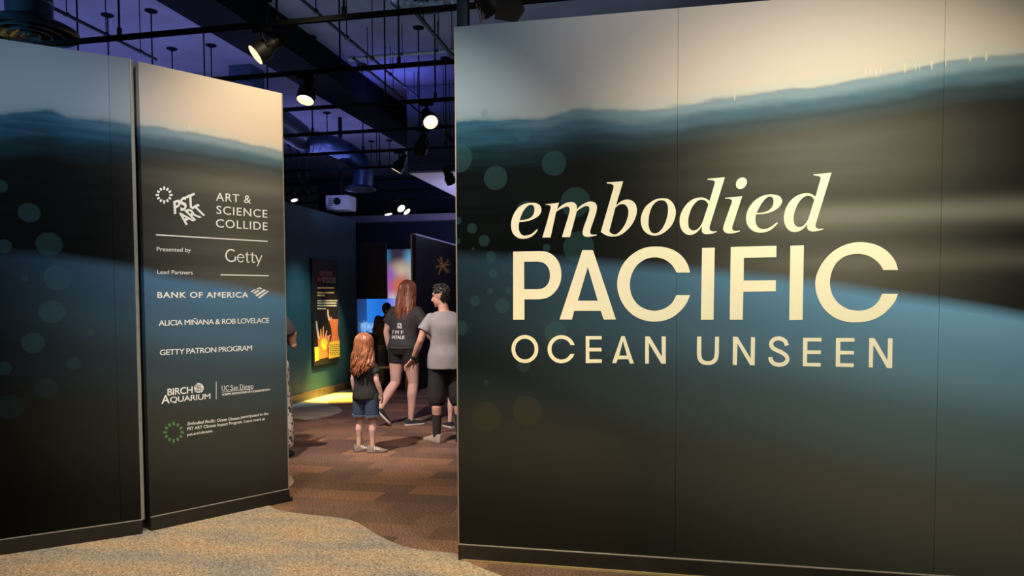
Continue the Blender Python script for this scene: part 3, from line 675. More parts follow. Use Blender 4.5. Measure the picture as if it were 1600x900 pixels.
# serif letters for the two names set in roman type: thick and thin strokes drawn by hand on a 100-unit cap height
arc_up = lambda cx, cy, rx, ry, a0, a1, n=24: arc(cx, cy, rx, -ry, a0, a1, n)
SERIF = {
 'G': (88, [stroke(arc_up(46, 50, 40, 46, 50, 330, 30), 11), [(74, 2), (84, 14), (84, 44), (74, 44)]]),
 'e': (58, [stroke(arc_up(30, 32, 25, 30, 5, 325, 26), 8), [(8, 33), (56, 33), (56, 38), (8, 38)]]),
 't': (40, [[(14, 8), (24, 8), (24, 84), (14, 76)], stroke(arc_up(30, 12, 11, 12, 200, 330, 8), 8), [(2, 58), (38, 58), (38, 64), (2, 64)]]),
 'y': (56, [stroke([(2, 62), (28, 2)], 10), stroke([(54, 62), (28, 0), (16, -28)], 7)]),
 'U': (84, [stroke([(16, 96), (16, 30)] + arc_up(40, 30, 24, 28, 190, 350, 12) + [(64, 30), (64, 96)], 9), [(4, 95), (32, 95), (32, 100), (4, 100)], [(54, 95), (78, 95), (78, 100), (54, 100)]]),
 'C': (76, [stroke(arc_up(42, 50, 36, 47, 45, 320, 28), 11), [(68, 70), (72, 70), (72, 98), (68, 98)]]),
 ' ': (18, []),
 'S': (58, [stroke([(50, 82), (36, 96), (18, 90), (12, 74), (24, 58), (44, 44), (50, 24), (38, 6), (20, 4), (6, 18)], 11), [(48, 72), (52, 72), (52, 98), (48, 98)], [(3, 2), (7, 2), (7, 28), (3, 28)]]),
 'a': (50, [stroke([(10, 52), (22, 62), (34, 56), (36, 40), (36, 4)], 9), stroke(arc_up(22, 18, 15, 17, 60, 330, 16), 8), [(36, 0), (48, 0), (48, 5), (36, 5)]]),
 'n': (60, [[(8, 0), (18, 0), (18, 62), (8, 62)], stroke([(16, 50), (28, 60), (42, 56), (46, 40), (46, 0)], 9), [(2, 0), (24, 0), (24, 4), (2, 4)], [(36, 0), (58, 0), (58, 4), (36, 4)], [(0, 58), (12, 58), (12, 63), (0, 63)]]),
 'D': (88, [[(12, 0), (24, 0), (24, 100), (12, 100)], stroke([(20, 97), (42, 97), (66, 84), (76, 50), (66, 16), (42, 3), (20, 3)], 9), [(2, 0), (20, 0), (20, 5), (2, 5)], [(2, 95), (20, 95), (20, 100), (2, 100)]]),
 'i': (30, [[(9, 0), (19, 0), (19, 62), (9, 62)], [(2, 0), (27, 0), (27, 4), (2, 4)], arc_up(14, 84, 7, 7, 0, 350, 12), [(1, 58), (12, 58), (12, 63), (1, 63)]]),
 'g': (54, [stroke(arc_up(26, 42, 17, 19, 0, 352, 20), 8), stroke([(16, 24), (12, 12), (40, 6), (46, -10), (28, -24), (8, -16), (12, 0)], 7), stroke([(38, 56), (52, 60)], 6)]),
 'o': (62, [stroke(arc_up(31, 31, 25, 29, 0, 352, 26), 10)]),
 's': (44, [stroke([(36, 52), (24, 61), (12, 54), (14, 42), (32, 28), (34, 12), (22, 2), (8, 10)], 9)]),
 'u': (60, [stroke([(13, 62), (13, 20), (20, 6), (34, 5), (44, 16)], 9), [(42, 0), (52, 0), (52, 62), (42, 62)], [(2, 58), (14, 58), (14, 63), (2, 63)]]),
 'h': (60, [[(8, 0), (18, 0), (18, 98), (8, 98)], stroke([(16, 50), (28, 60), (42, 56), (46, 40), (46, 0)], 9)]),
}
def serif_word(cv, s, b0, b1, top, parent, name, m, shear=0.0):
    loops, x = [], 0
    for ch in s:
        wd, gl = SERIF[ch]
        for g in gl:
            loops.append([(p[0] + x + p[1] * shear, p[1]) for p in g])
        x += wd + 3
    A = affine(cv(*b0), cv(*b1), cv(*top), 0, x - 3, 100)
    # every stroke its own flat piece, so overlaps never cancel
    bm = bmesh.new()
    for i, lp in enumerate(loops):
        q = flat_mesh([lp], 1.0); bm.from_mesh(q); bpy.data.meshes.remove(q)
    me = bpy.data.meshes.new(name); bm.to_mesh(me); bm.free()
    return face_place(me, A, parent, name, m)
serif_word(c6, 'Getty', (912, 200), (1312, 212), (912, 62), wallB, 'sponsor_lettering', M['white'])
serif_word(c8, 'UC San Diego', (872, 214), (1218, 186), (870, 160), wallB, 'sponsor_lettering', M['white'])
# ------------------------------------------------------------------ ceiling equipment
def on_E2(x, y, e2): return on_plane(x, y, rm((0, e2)), E2)
TRK = [5.14 + 1.13 * k for k in range(9)]
ZT = 3.6
RODS = {0: [185, 432, 537], 1: [122, 531, 623], 2: [171, 239, 320, 418, 602, 680], 3: [271, 332, 488, 655], 4: [567, 697], 5: [593], 6: [512], 7: [467, 480, 589], 8: [454, 581, 609]}
ORD = ['nearest', 'second', 'third', 'fourth', 'fifth', 'sixth', 'seventh', 'eighth', 'farthest']
for k, e2 in enumerate(TRK):
    xs = [on_E2(x, 462 - 2.1 * FPX / max(e2, 1), e2).dot(E1) for x in RODS[k]]
    a, b = (-7.5, 2.2) if k > 2 else (-6.5, 2.2)
    if k > 4: a, b = -8.4, -3.95
    lab = ('black lighting track hung on rods, nearest to the entrance of the nine' if k == 0 else
           'black lighting track at the far end, last of the nine before the back wall' if k == 8 else
           'black lighting track hung on thin rods, %s of the nine from the entrance' % ORD[k])
    t = thing('lighting_track', rm((xs[0], e2, ZT)), lab, 'lighting track', group='black ceiling lighting tracks')
    mb = MB(); h = .017
    rbox(mb, (a, e2 - h, ZT), (b, e2 + h, ZT + .024)); rbox(mb, (a, e2 - h, ZT - .012), (b, e2 - h + .008, ZT)); rbox(mb, (a, e2 + h - .008, ZT - .012), (b, e2 + h, ZT))
    mb.build('rail', M['navy_metal'], t, smooth=False)
    for x in xs:
        p = rm((x, e2, ZT + .03)); top = Vector((p.x, p.y, 4.795))
        r = MB().cyl(p, top, .0085, n=8).cyl(p, p + Vector((0, 0, .05)), .018, n=10).build('hanger_rod', M['black'], t)
        MB().lathe([(.012, -.03), (.03, -.022), (.066, -.006), (.068, 0), (.0, 0)], Matrix.Translation(top), 20).build('canopy', M['beam'], r)

def spotlight(px, py, k, aim, label, lit=1, scale=1.0):
    e2 = TRK[k]; hp = on_E2(px, py, e2); x = hp.dot(E1)
    root = rm((x, e2, ZT)); t = thing('track_spotlight', root, label, 'spotlight', group='black track spotlights')
    d = Vector(aim).normalized()
    piv = hp - d * .10 * scale
    x = piv.dot(E1); root = rm((x, e2, ZT)); t.location = root
    rbox(MB(), (x - .075, e2 - .016, ZT - .048), (x + .075, e2 + .016, ZT - .0145), .004).build('track_adapter', M['black'], t)
    drop = ZT - .04 - piv.z
    sd = d.cross(Vector((0, 0, 1))).normalized() * .055 * scale
    mb = MB(); mid = root + Vector((0, 0, -.04))
    knee = Vector((root.x, root.y, piv.z + min(.10, max(.03, drop * .4))))
    mb.tube([mid, knee], .013, 10)
    mb.tube([knee, knee + sd * .9, piv + sd * 1.25], .010, 8); mb.ball(piv + sd * 1.3, .018); mb.tube([knee, knee - sd * .9, piv - sd * 1.25], .010, 8); mb.ball(piv - sd * 1.3, .018)
    mb.build('yoke_arm', M['black'], t)
    R_ = d.to_track_quat('Z', 'Y').to_matrix().to_4x4(); T = Matrix.Translation(piv) @ R_ @ Matrix.Scale(scale, 4)
    hb = MB(); hb.lathe([(0, -.16), (.030, -.16), (.038, -.152), (.040, -.09), (.052, -.078), (.056, -.03), (.078, .0), (.082, .02), (.082, .10), (.078, .10), (.077, .045), (.0, .045)], T, 28)
    for q in (-.145, -.125, -.105): hb.lathe([(.036, q), (.047, q), (.047, q + .007), (.036, q + .007)], T, 24)
    hb.build('lamp_housing', M['black'], t)
    if lit:
        MB().lathe([(.0765, .099), (.074, .080), (.050, .050)], T, 28).build('reflector', M['reflector'] if lit == 1 else M['lens_small'], t)
        MB().lathe([(.048, .054), (.035, .060), (.0, .062)], T, 24).build('lens', M['lens'] if lit == 1 else M['lens_small'], t)
    else:
        MB().lathe([(.076, .06), (.04, .066), (.0, .068)], T, 24).build('lens', M['black'], t)
    return t
spotlight(399, 86, 0, (-.70, -.34, -.62), 'lit black track spotlight just above the sponsor wall, aimed down left')
spotlight(477, 157, 1, (-.10, -.36, -.93), 'lit black track spotlight hanging straight down beside the sponsor wall top')
spotlight(673, 191, 2, (.28, -.72, -.62), 'brightest lit spotlight, facing the viewer near the edge of the title wall')
spotlight(657, 236, 3, (-.25, .80, -.55), 'unlit looking black spotlight directly below the brightest one, aimed away', 0)
spotlight(619, 267, 4, (-.50, .02, -.86), 'black spotlight seen side on with a thin bright rim, left of the white soffit')
spotlight(706, 286, 5, (.35, .45, -.75), 'black spotlight in front of the white soffit beside the title wall', 0)
spotlight(550, 320, 7, (-.42, -.55, -.72), 'small lit spotlight at the right corner of the white projector', 2, .95)
spotlight(607, 335, 8, (.22, -.12, -.95), 'small lit spotlight aimed down, left of the close pair over the ledge', 2, 1.0)
spotlight(627, 326, 7, (.55, -.55, -.62), 'left lit spotlight of the close pair over the ledge', 2, 1.0)
spotlight(636, 331, 8, (.62, -.30, -.72), 'right lit spotlight of the close pair over the ledge', 2, 1.0)
spotlight(460, 313, 6, (.3, -.25, -.9), 'tiny lit spotlight far back beside the sponsor wall edge', 2, .75)
spotlight(480, 302, 6, (.2, .6, -.7), 'dark spotlight far back between the tiny lit one and the projector', 0, .9)

def pipe(name, a, b, z, r, m, label, cat='conduit', group=None, cap=False):
    p, q = G(*a, z), G(*b, z); t = thing(name, p, label, cat, group=group)
    MB().cyl(p, q, r, n=10).build('pipe', m, t)
    for i in range(3):
        c = p.lerp(q, (i + .5) / 3); MB().box(c, (.04, .04, .03)).cyl(c, Vector((c.x, c.y, 4.8)), .005, n=6).build('pipe_hanger', M['black'], t)
    if cap: MB().ball(p, (.036, .03, .03), 12).cyl(p, p + (q - p).normalized() * .05, .031, n=14).build('end_cap', m, t)
cg = 'dark ceiling conduits'
pipe('ceiling_conduit', (70, 6), (244, 93), 4.15, .016, M['navy_metal'], 'dark conduit running away beside the round diffuser at the upper left', group=cg)
pipe('ceiling_conduit', (466, -5), (600, 107), 4.1, .015, M['navy_metal'], 'dark conduit crossing above the lit hanging spotlight', group=cg)
pipe('ceiling_conduit', (552, 91), (662, 180), 4.3, .015, M['navy_metal'], 'dark conduit starting at the grey pipe end and running toward the brightest spotlight', group=cg)
pipe('ceiling_conduit', (598, 106), (662, 160), 4.45, .013, M['navy_metal'], 'thin dark conduit just right of the one from the grey pipe end', group=cg)
pipe('ceiling_conduit', (648, 18), (716, 98), 4.2, .020, M['navy_metal'], 'thick dark conduit beside the upper corner of the title wall', group=cg)
pipe('ceiling_conduit', (688, 196), (716, 232), 3.95, .026, M['navy_metal'], 'short dark conduit right of the brightest spotlight', group=cg)
pipe('sprinkler_pipe', (548, 92), (712, 78), 4.45, .020, M['grey_pipe'], 'pale grey pipe with a round end cap under the ceiling', 'pipe', cap=True)

def diffuser(loc, duct_top, r, label, m_out, m_in):
    t = thing('air_diffuser', loc, label, 'air vent'); T = Matrix.Translation(loc) @ Matrix.Scale(r / .36, 4)
    MB().lathe([(.175, .12), (.19, .11), (.30, .07), (.36, .035), (.365, .0), (.345, -.012), (.335, .012), (.26, .05), (.17, .09)], T, 48).build('outer_cone', m_out, t)
    for i, (ra, rb, z) in enumerate(((.255, .20, -.01), (.17, .11, -.018), (.085, .03, -.022))):
        MB().lathe([(rb, z + .07), (ra - .01, z + .012), (ra, z), (ra - .006, z - .006), (rb - .012, z + .05)], T, 48).build('inner_ring', m_in, t)
    MB().lathe([(.0, -.02), (.03, -.02), (.035, .0), (.02, .05), (0, .05)], T, 16).build('centre_knob', m_in, t)
    if duct_top: 
        mb = MB(); mb.cyl(Vector(loc) + Vector((0, 0, .10 * r / .36)), (loc[0], loc[1], duct_top), .175 * r / .36, n=40)
        for i in range(4): 
            z = loc[2] + .25 + i * .22
            if z < duct_top - .1: mb.lathe([(.176 * r / .36, z - .012), (.181 * r / .36, z), (.176 * r / .36, z + .012)], Matrix.Translation((loc[0], loc[1], 0)), 40)
        mb.build('duct', m_out, t)
    return t
m_ring = new_mat('diffuser_ring', (.14, .20, .24), .3, .6, vary=.1)
c = D(47, 52, 6.25); diffuser(c, 4.79, .36, 'round ceiling diffuser with concentric rings under its duct, upper left corner', M['duct_dark'], m_ring)
c = D(658, 3, 7.1); diffuser(c, 4.79, .30, 'round ceiling diffuser cut by the top edge beside the title wall', M['duct_dark'], m_ring)
# blue lit spiral duct
du = thing('spiral_duct', D(567, 290, 12.3), 'blue lit curved air duct dropping to a round diffuser', 'air duct')
def path_smooth(P, sub=6):
    out = []
    for i in range(len(P) - 1):
        a, b = P[i], P[i + 1]; p0 = P[max(i - 1, 0)]; p3 = P[min(i + 2, len(P) - 1)]
        for k in range(sub):
            t = k / sub; out.append(0.5 * ((2 * a) + (b - p0) * t + (2 * p0 - 5 * a + 4 * b - p3) * t * t + (3 * a - p0 - 3 * b + p3) * t ** 3))
    out.append(P[-1]); return out
pth = path_smooth([D(474, 226, 12.0), D(496, 222, 12.2), D(520, 228, 12.3), D(542, 238, 12.3), D(558, 250, 12.3), D(567, 266, 12.3), D(567, 280, 12.3), D(566, 291, 12.3)])
mb = MB(); mb.tube(pth, .165, 24)
for i in range(2, len(pth) - 2, 4): 
    tdir = (pth[i + 1] - pth[i - 1]).normalized() * .012; mb.tube([pth[i] - tdir, pth[i] + tdir], .172, 24)
mb.build('curved_duct', M['duct'], du)
MB().tube([D(380, 150, 10.2), D(420, 180, 11.0), D(455, 203, 11.8), D(468, 213, 12.0), D(482, 224, 12.1)], [.21, .21, .21, .205, .16], 24).build('straight_duct', M['duct_dark'], du)
T = Matrix.Translation(D(563, 297, 12.3)) @ Matrix.Scale(.26 / .36, 4)
MB().lathe([(.175, .12), (.19, .11), (.30, .07), (.36, .035), (.365, .0), (.345, -.012), (.335, .012), (.26, .05), (.17, .09), (.0, .10)], T, 40).build('diffuser', M['duct'], du)
# projector
pj = thing('projector', D(533, 317, 13.2), 'white ceiling projector hung on a dark pole', 'projector')
c = D(533, 317, 13.2); wm = new_mat('projector_white', (.62, .64, .74), .45, vary=.03)
MB().box(c, (.42, .38, .23), RZ, .025).build('body', wm, pj)
MB().box(c + Vector((0, 0, -.125)), (.40, .36, .03), RZ, .01).build('bottom_plate', new_mat('projector_plate', (.75, .75, .80), .5), pj)
fr = c - E2 * .19
MB().lathe([(.045, 0), (.062, .0), (.062, .04), (.0, .04)], Matrix.Translation(fr + E1 * .02) @ E2.__neg__().to_track_quat('Z', 'Y').to_matrix().to_4x4(), 20).build('lens', M['black'], pj)
mb = MB()
for i in range(5): mb.box(fr + E1 * (-.11 + 0 * i) + Vector((0, 0, -.06 + i * .028)) - E2 * .002, (.09, .01, .012), RZ)
mb.build('vent', M['black'], pj)
MB().cyl(c + Vector((0, 0, .11)), (c.x, c.y, 4.8), .035, n=14).box(c + Vector((0, 0, .13)), (.16, .16, .03), RZ).build('mount_pole', M['black'], pj)
# post and stage light behind the upper corner of the title wall
pp = D(724, 20, 5.0)
po = thing('steel_post', (pp.x, pp.y, 0), 'dark blue steel post behind the left edge of the title wall', 'post')
MB().box((pp.x, pp.y, 2.4), (.072, .072, 4.79), RZ, .004).build('post', new_mat('post_paint', (.010, .025, .060), .5), po)
MB().box((pp.x, pp.y, .006), (.085, .085, .012), RZ).build('base_plate', M['black'], po)
sl = thing('stage_light', D(772, 20, 4.95), 'black stage light with a large barn door flap above the title wall', 'stage light')
c = D(768, 4, 4.95)
MB().lathe([(0, -.16), (.07, -.16), (.085, -.10), (.095, 0), (.095, .06), (.08, .06), (0, .03)], Matrix.Translation(c) @ Vector((.55, .2, -.75)).normalized().to_track_quat('Z', 'Y').to_matrix().to_4x4(), 24).build('lamp_body', M['black'], sl)
f = MB(); f.prism([(-.085, -.07), (.06, -.085), (.115, .0), (.085, .075), (-.06, .085)], -.006, .006, Matrix.Translation(D(793, 14, 4.85)) @ Matrix.Rotation(math.radians(86), 4, 'X') @ Matrix.Rotation(math.radians(12), 4, 'Y')); f.build('barn_door', M['black'], sl)
mb = MB()
for i in range(5): mb.tube([D(744 + i * 5, 6, 4.92), D(752 + i * 1.5, 36 - i * 3, 4.92)], .004, 6)
mb.build('cable_loop', new_mat('grey_cable', (.10, .10, .10), .5), sl)
MB().tube([c + Vector((-.1, 0, .02)), c + Vector((-.1, 0, .2)), c + Vector((.1, 0, .2)), c + Vector((.1, 0, .02))], .012, 8).cyl(c + Vector((0, 0, .2)), (c.x, c.y, 4.8), .015, n=8).build('yoke', M['black'], sl)
# ------------------------------------------------------------------ exhibits in the hall
WT = (rm((-5.465, 0)), 78.07)
ps = thing('exhibit_sign', WT[0], 'tall black sign on the teal wall with coral hands and yellow text', 'sign', math.radians(78.07))
def pbox(mb, W, a, b): return mb.box(wall_pt(W, *[(a[i] + b[i]) / 2 for i in range(3)]), [abs(b[i] - a[i]) for i in range(3)], Matrix.Rotation(math.radians(W[1]), 3, 'Z'))
ca, cb = on_wall(WT, 487.5, 403), on_wall(WT, 529.5, 563.5)
zt, zb = ca.y, on_wall(WT, 490, 572).y
pbox(MB(), WT, (ca.x, 0, zb), (cb.x, .033, zt)).build('panel', new_mat('sign_black', (.020, .014, .010), .5, vary=.2, scale=3), ps, smooth=False)
s1 = conv_of(WT, 485, 400, 9.0); s2 = conv_of(WT, 485, 480, 9.0)
flat = lambda r, g, b, n, e=None: new_mat(n, (r, g, b), .6, vary=.12, scale=25, emit=e)
m_pink = flat(.55, .22, .22, 'sign_pink'); m_red = flat(.75, .12, .07, 'sign_red'); m_wht = flat(.45, .36, .34, 'sign_white'); m_yel = flat(.95, .80, .30, 'sign_yellow')
m_or = flat(.75, .20, .05, 'sign_orange'); m_gold = flat(.95, .62, .06, 'sign_gold'); m_cream = flat(.9, .62, .45, 'sign_cream'); m_olive = flat(.10, .08, .02, 'sign_olive')
serif_word(s1, 'seeing', (128, 272), (308, 284), (128, 170), ps, 'sign_heading', m_pink)
text_on(s1, 'the', (95, 350), (152, 353), (95, 285), ps, 'sign_heading', m_red, .01, .2)
serif_word(s1, 'unseen', (160, 368), (355, 380), (160, 245), ps, 'sign_heading', m_wht)
def rows(ls, m, name):
    P = []; rnd = random.Random(3)
    for (x0, x1, y, h) in ls:
        x = x0
        while x < x1 - 8:
            wd = min(rnd.uniform(14, 42), x1 - x); P.append([(x, y - h), (x + wd, y - h), (x + wd, y), (x, y)]); x += wd + 2.2
    face_place(flat_mesh([[s1(*p) for p in q] for q in P]), lambda x, y: Vector((x, y)), ps, name, m)
rows([(98, 330, 460, 24), (98, 330, 527, 24), (98, 208, 566, 24)], m_yel, 'sign_text')
rows([(98, 380, 638, 20), (98, 368, 672, 20), (98, 370, 708, 20), (98, 217, 750, 20)], flat(.95, .86, .5, 'sign_pale'), 'sign_text')
def shape(loops, m, name, lift):
    for q in loops: face_place(flat_mesh([[s2(*p) for p in q]]), lambda x, y: Vector((x, y)), ps, name, m, lift)
shape([[(60, 560), (122, 555), (122, 740), (65, 765)]], m_gold, 'coral_picture', .0012)
shape([[(258, 520), (300, 470), (350, 455), (410, 470), (415, 692), (258, 725)]], m_gold, 'coral_picture', .0012)
face_place(flat_mesh([[s2(*p) for p in q] for q in [arc(275 + (i % 5) * 30 + (i // 5 % 2) * 12, 530 + (i // 5) * 26, 9, 8, 0, 330, 8) for i in range(30)]]), lambda x, y: Vector((x, y)), ps, 'coral_spots', m_olive, .0018)
def finger(pts, w0, w1):
    n = len(pts); L = []; R_ = []
    P = [Vector(p) for p in pts]
    for i, p in enumerate(P):
        t = (P[min(i + 1, n - 1)] - P[max(i - 1, 0)]).normalized(); q = Vector((-t.y, t.x)); wd = (w0 + (w1 - w0) * i / (n - 1)) / 2
        L.append(p + q * wd); R_.append(p - q * wd)
    return L + R_[::-1]
shape([outline([(112, 430), (150, 420), (190, 425), (225, 400), (260, 400), (270, 470), (262, 540), (240, 590), (250, 700, K), (130, 730, K), (125, 600), (108, 520)])], m_or, 'coral_picture', .0016)
shape([outline([(262, 175), (300, 160), (345, 175), (385, 165), (383, 300), (388, 390), (408, 470, K), (285, 480, K), (300, 390), (285, 270)])], m_or, 'coral_picture', .0016)
shape([outline([(150, 470), (190, 440), (235, 460), (230, 540), (205, 600), (160, 560)])], m_gold, 'coral_picture', .0022)
shape([finger([(84, 195), (92, 290), (118, 440)], 18, 30), finger([(243, 28), (248, 110), (266, 185)], 16, 26)], m_cream, 'coral_picture', .0020)
shape([finger([(146, 308), (146, 370), (150, 440)], 14, 26), finger([(183, 268), (178, 350), (180, 440)], 14, 26), finger([(232, 325), (220, 380), (208, 440)], 13, 24), finger([(282, 390), (262, 410), (250, 450)], 14, 24),
       finger([(290, 130), (292, 190)], 10, 20), finger([(338, 165), (335, 210)], 10, 20)], flat(.85, .34, .16, 'sign_salmon'), 'coral_picture', .0020)
spot('light_sign', rm((-3.9, 11.1, 3.2)), rm((-5.5, 11.5, .98)), 420, (1.0, .88, .62), 24)
spot('light_wall_foot', rm((-4.75, 11.0, 2.95)), rm((-5.1, 10.9, 0)), 5500, (1.0, .72, .13), 28)

# aquarium
qe = 13.3
def qp(x, y, e2=qe): return on_E2(x, y, e2)
aq = thing('aquarium', rm((qp(580, 500).dot(E1), qe + .3, 0)), 'lit blue aquarium tank under a tall black hood', 'aquarium')
def ebox(mb, px0, py0, px1, py1, e2, depth, bev=0.0):
    a = on_E2(px0, py0, e2); b = on_E2(px1, py1, e2)
    return rbox(mb, (a.dot(E1), e2, b.z), (b.dot(E1), e2 + depth, a.z), bev)
m_hood = new_mat('hood_black', (.012, .013, .015), .6)
ebox(MB(), 557, 379, 603, 467, qe, .10, .01).build('hood', m_hood, aq)
a = on_E2(557, 521, qe); b = on_E2(604, 521, qe)
rbox(MB(), (a.dot(E1), qe, 0), (b.dot(E1), qe + .62, a.z), .01).build('stand', m_hood, aq)
mw = bpy.data.materials.new('lit_water'); mw.use_nodes = True; N, L = nodes_of(mw); pb = N['Principled BSDF']
tc = N.new('ShaderNodeTexCoord'); gr = N.new('ShaderNodeSeparateXYZ'); L.new(tc.outputs['Generated'], gr.inputs[0]); rp = N.new('ShaderNodeValToRGB'); e = rp.color_ramp.elements
e[0].color = (.05, .35, 1, 1); e[1].color = (.45, .40, .95, 1); e.new(.55).color = (.02, .22, .85, 1); e.new(.72).color = (.05, .20, .80, 1)
L.new(gr.outputs[0], rp.inputs[0]); L.new(rp.outputs[0], pb.inputs['Emission Color']); pb.inputs['Emission Strength'].default_value = .85; pb.inputs['Base Color'].default_value = (.01, .05, .2, 1)
ebox(MB(), 559, 466, 622, 521, qe + .45, .06).build('lit_back_panel', mw, aq, smooth=False)
m_sand = new_mat('coral_pale', (.55, .72, .85), .6, vary=.3, emit=((.35, .60, 1.0), .55))  # corals glow by themselves: blue tank light put into their material
rnd = random.Random(5)
for i in range(13):
    x = 561 + i * 3.2; y = 519 - rnd.uniform(0, 3); p = on_E2(x, y, qe + .12 + rnd.uniform(0, .25)); mb = MB(); s = rnd.uniform(.05, .085)
    for j in range(6): mb.ball(p + Vector((rnd.uniform(-s, s), rnd.uniform(-.04, .04), rnd.uniform(0, s * 1.8))), rnd.uniform(.018, .04), 10)
    mb.tube([p, p + Vector((rnd.uniform(-.03, .03), 0, s * 2.4))], [.015, .006], 6)
    mb.build('coral', m_sand, aq)
gl = bpy.data.materials.new('tank_glass'); gl.use_nodes = True; N, L = nodes_of(gl); N.remove(N['Principled BSDF'])
tr = N.new('ShaderNodeBsdfTransparent'); tr.inputs[0].default_value = (.95, .98, 1, 1); gs = N.new('ShaderNodeBsdfGlossy'); gs.inputs['Roughness'].default_value = .05; mxs = N.new('ShaderNodeMixShader'); mxs.inputs[0].default_value = .05
L.new(tr.outputs[0], mxs.inputs[1]); L.new(gs.outputs[0], mxs.inputs[2]); L.new(mxs.outputs[0], N['Material Output'].inputs[0])
ebox(MB(), 558.5, 467, 603, 521, qe + .005, .012).build('front_glass', gl, aq, smooth=False)
mb = MB(); ebox(mb, 557, 467, 558.8, 521, qe - .01, .5); ebox(mb, 557, 519.8, 603, 521.5, qe - .01, .4); mb.build('tank_frame', new_mat('tank_frame', (.40, .45, .6), .4), aq, smooth=False)

# backlit mural
me_ = 14.3
mu = thing('mural', rm((on_E2(626, 500, me_).dot(E1), me_, 0)), 'backlit colourful blurred mural beside the aquarium hood', 'mural')
mm = bpy.data.materials.new('mural_print'); mm.use_nodes = True; N, L = nodes_of(mm); pb = N['Principled BSDF']
tc = N.new('ShaderNodeTexCoord')
def blob(prev, cx, cz, sx_, sz_, colr):
    mp = N.new('ShaderNodeMapping'); mp.vector_type = 'POINT'; mp.inputs['Location'].default_value = (-cx / sx_, 0, -cz / sz_); mp.inputs['Scale'].default_value = (1 / sx_, 0, 1 / sz_)
    L.new(tc.outputs['Generated'], mp.inputs[0]); ln = N.new('ShaderNodeVectorMath'); ln.operation = 'LENGTH'; L.new(mp.outputs[0], ln.inputs[0])
    mr = N.new('ShaderNodeMapRange'); mr.interpolation_type = 'SMOOTHSTEP'; mr.inputs[1].default_value = 1.0; mr.inputs[2].default_value = 0.0; L.new(ln.outputs['Value'], mr.inputs[0])
    mx = N.new('ShaderNodeMix'); mx.data_type = 'RGBA'; L.new(mr.outputs[0], mx.inputs[0])
    if isinstance(prev, tuple): mx.inputs[6].default_value = prev + (1,)
    else: L.new(prev, mx.inputs[6])
    mx.inputs[7].default_value = colr + (1,); return mx.outputs[2]
o_ = (.030, .022, .040)
for q in [(.5, .30, 1.1, .62, (.42, .12, .22)), (.12, .90, .30, .20, (.02, .30, .65)), (.90, .86, .35, .24, (.10, .40, .62)), (.62, .70, .55, .22, (.55, .42, .30)), (.25, .62, .35, .24, (.26, .09, .50)), (.98, .60, .30, .30, (.48, .62, .60)),
          (.60, .48, .50, .20, (.65, .16, .05)), (.15, .40, .35, .30, (.45, .12, .45)), (.85, .30, .4, .25, (.5, .15, .2)), (.1, .12, .35, .20, (.35, .65, .35)), (.38, .25, .25, .20, (.55, .65, .6))]:
    o_ = blob(o_, *q)
L.new(o_, pb.inputs['Emission Color']); pb.inputs['Emission Strength'].default_value = .95; pb.inputs['Base Color'].default_value = (.05, .05, .05, 1)
pm_ = ebox(MB(), 590, 390, 652, 500, me_, .03).build('mural_print', mm, mu, smooth=False)
m_mf = new_mat('mural_frame', (.02, .02, .03), .6); ebox(MB(), 557, 378, 655, 391, me_ + .02, .1).build('frame', m_mf, mu, smooth=False); mb = MB(); a = on_E2(590, 500, me_); b = on_E2(654, 500, me_); rbox(mb, (a.dot(E1), me_ + .02, 0), (b.dot(E1), me_ + .14, a.z)); mb.build('backing_wall', m_mf, mu, smooth=False)

# dark partition with the golden star drawing
p0 = on_E2(650, 420, 12.0); x0 = p0.dot(E1); zt = on_E2(650, 367, 12.0).z
dp = thing('exhibit_partition', rm((x0, 12.0, 0)), 'dark partition with pale edge and golden star drawing behind the man', 'partition')
rbox(MB(), (x0 - .09, 12.0, 0), (x0, 15.4, zt)).build('board', new_mat('partition_black', (.005, .004, .004), .6), dp, smooth=False)
mb = MB(); rbox(mb, (x0 - .09, 11.99, 0), (x0 - .065, 12.0, zt)); rbox(mb, (x0 - .07, 11.995, zt), (x0 + .004, 15.0, zt + .025)); mb.build('edge_trim', new_mat('edge_pale', (.45, .45, .52), .5), dp, smooth=False)
WS = (rm((x0 + .002, 0)), 78.07)
cs_ = conv_of(WS, 640, 360, 11.25)
star = []
rnd = random.Random(2)
for ax, ay in [(485, 500), (700, 530), (690, 720), (500, 770), (545, 480), (660, 760), (480, 640), (710, 600)]:
    for k in range(4):
        ox, oy = rnd.uniform(-34, 34), rnd.uniform(-30, 30)
        star.append(stroke([(572 + ox, 620 + oy), ((572 + ax) / 2 + rnd.uniform(-14, 14), (620 + ay) / 2 + rnd.uniform(-14, 14)), (ax + ox * .9, ay + oy * .9)], 5))
bm = bmesh.new()
for lp in star:
    q = flat_mesh([[cs_(*p) for p in lp]], 1.0); bm.from_mesh(q); bpy.data.meshes.remove(q)
q = bpy.data.meshes.new('star_drawing'); bm.to_mesh(q); bm.free()
so_ = face_place(q, lambda x, y: Vector((x, y)), bpy.data.objects.new('tmp', None), 'star_drawing', new_mat('gold_paint', (.45, .25, .07), .5))
tmp = so_.parent; so_.parent = dp
Mloc = world_of(dp).inverted() @ Matrix.LocRotScale(WS[0], Matrix.Rotation(math.radians(78.07), 3, 'Z').to_euler(), Vector((1, 1, 1)))
so_.data.transform(Mloc); bpy.data.objects.remove(tmp)
spot('light_star', rm((x0 + 1.3, 12.0, 3.2)), rm((x0, 13.6, 1.9)), 35, (1.0, .6, .25), 40)

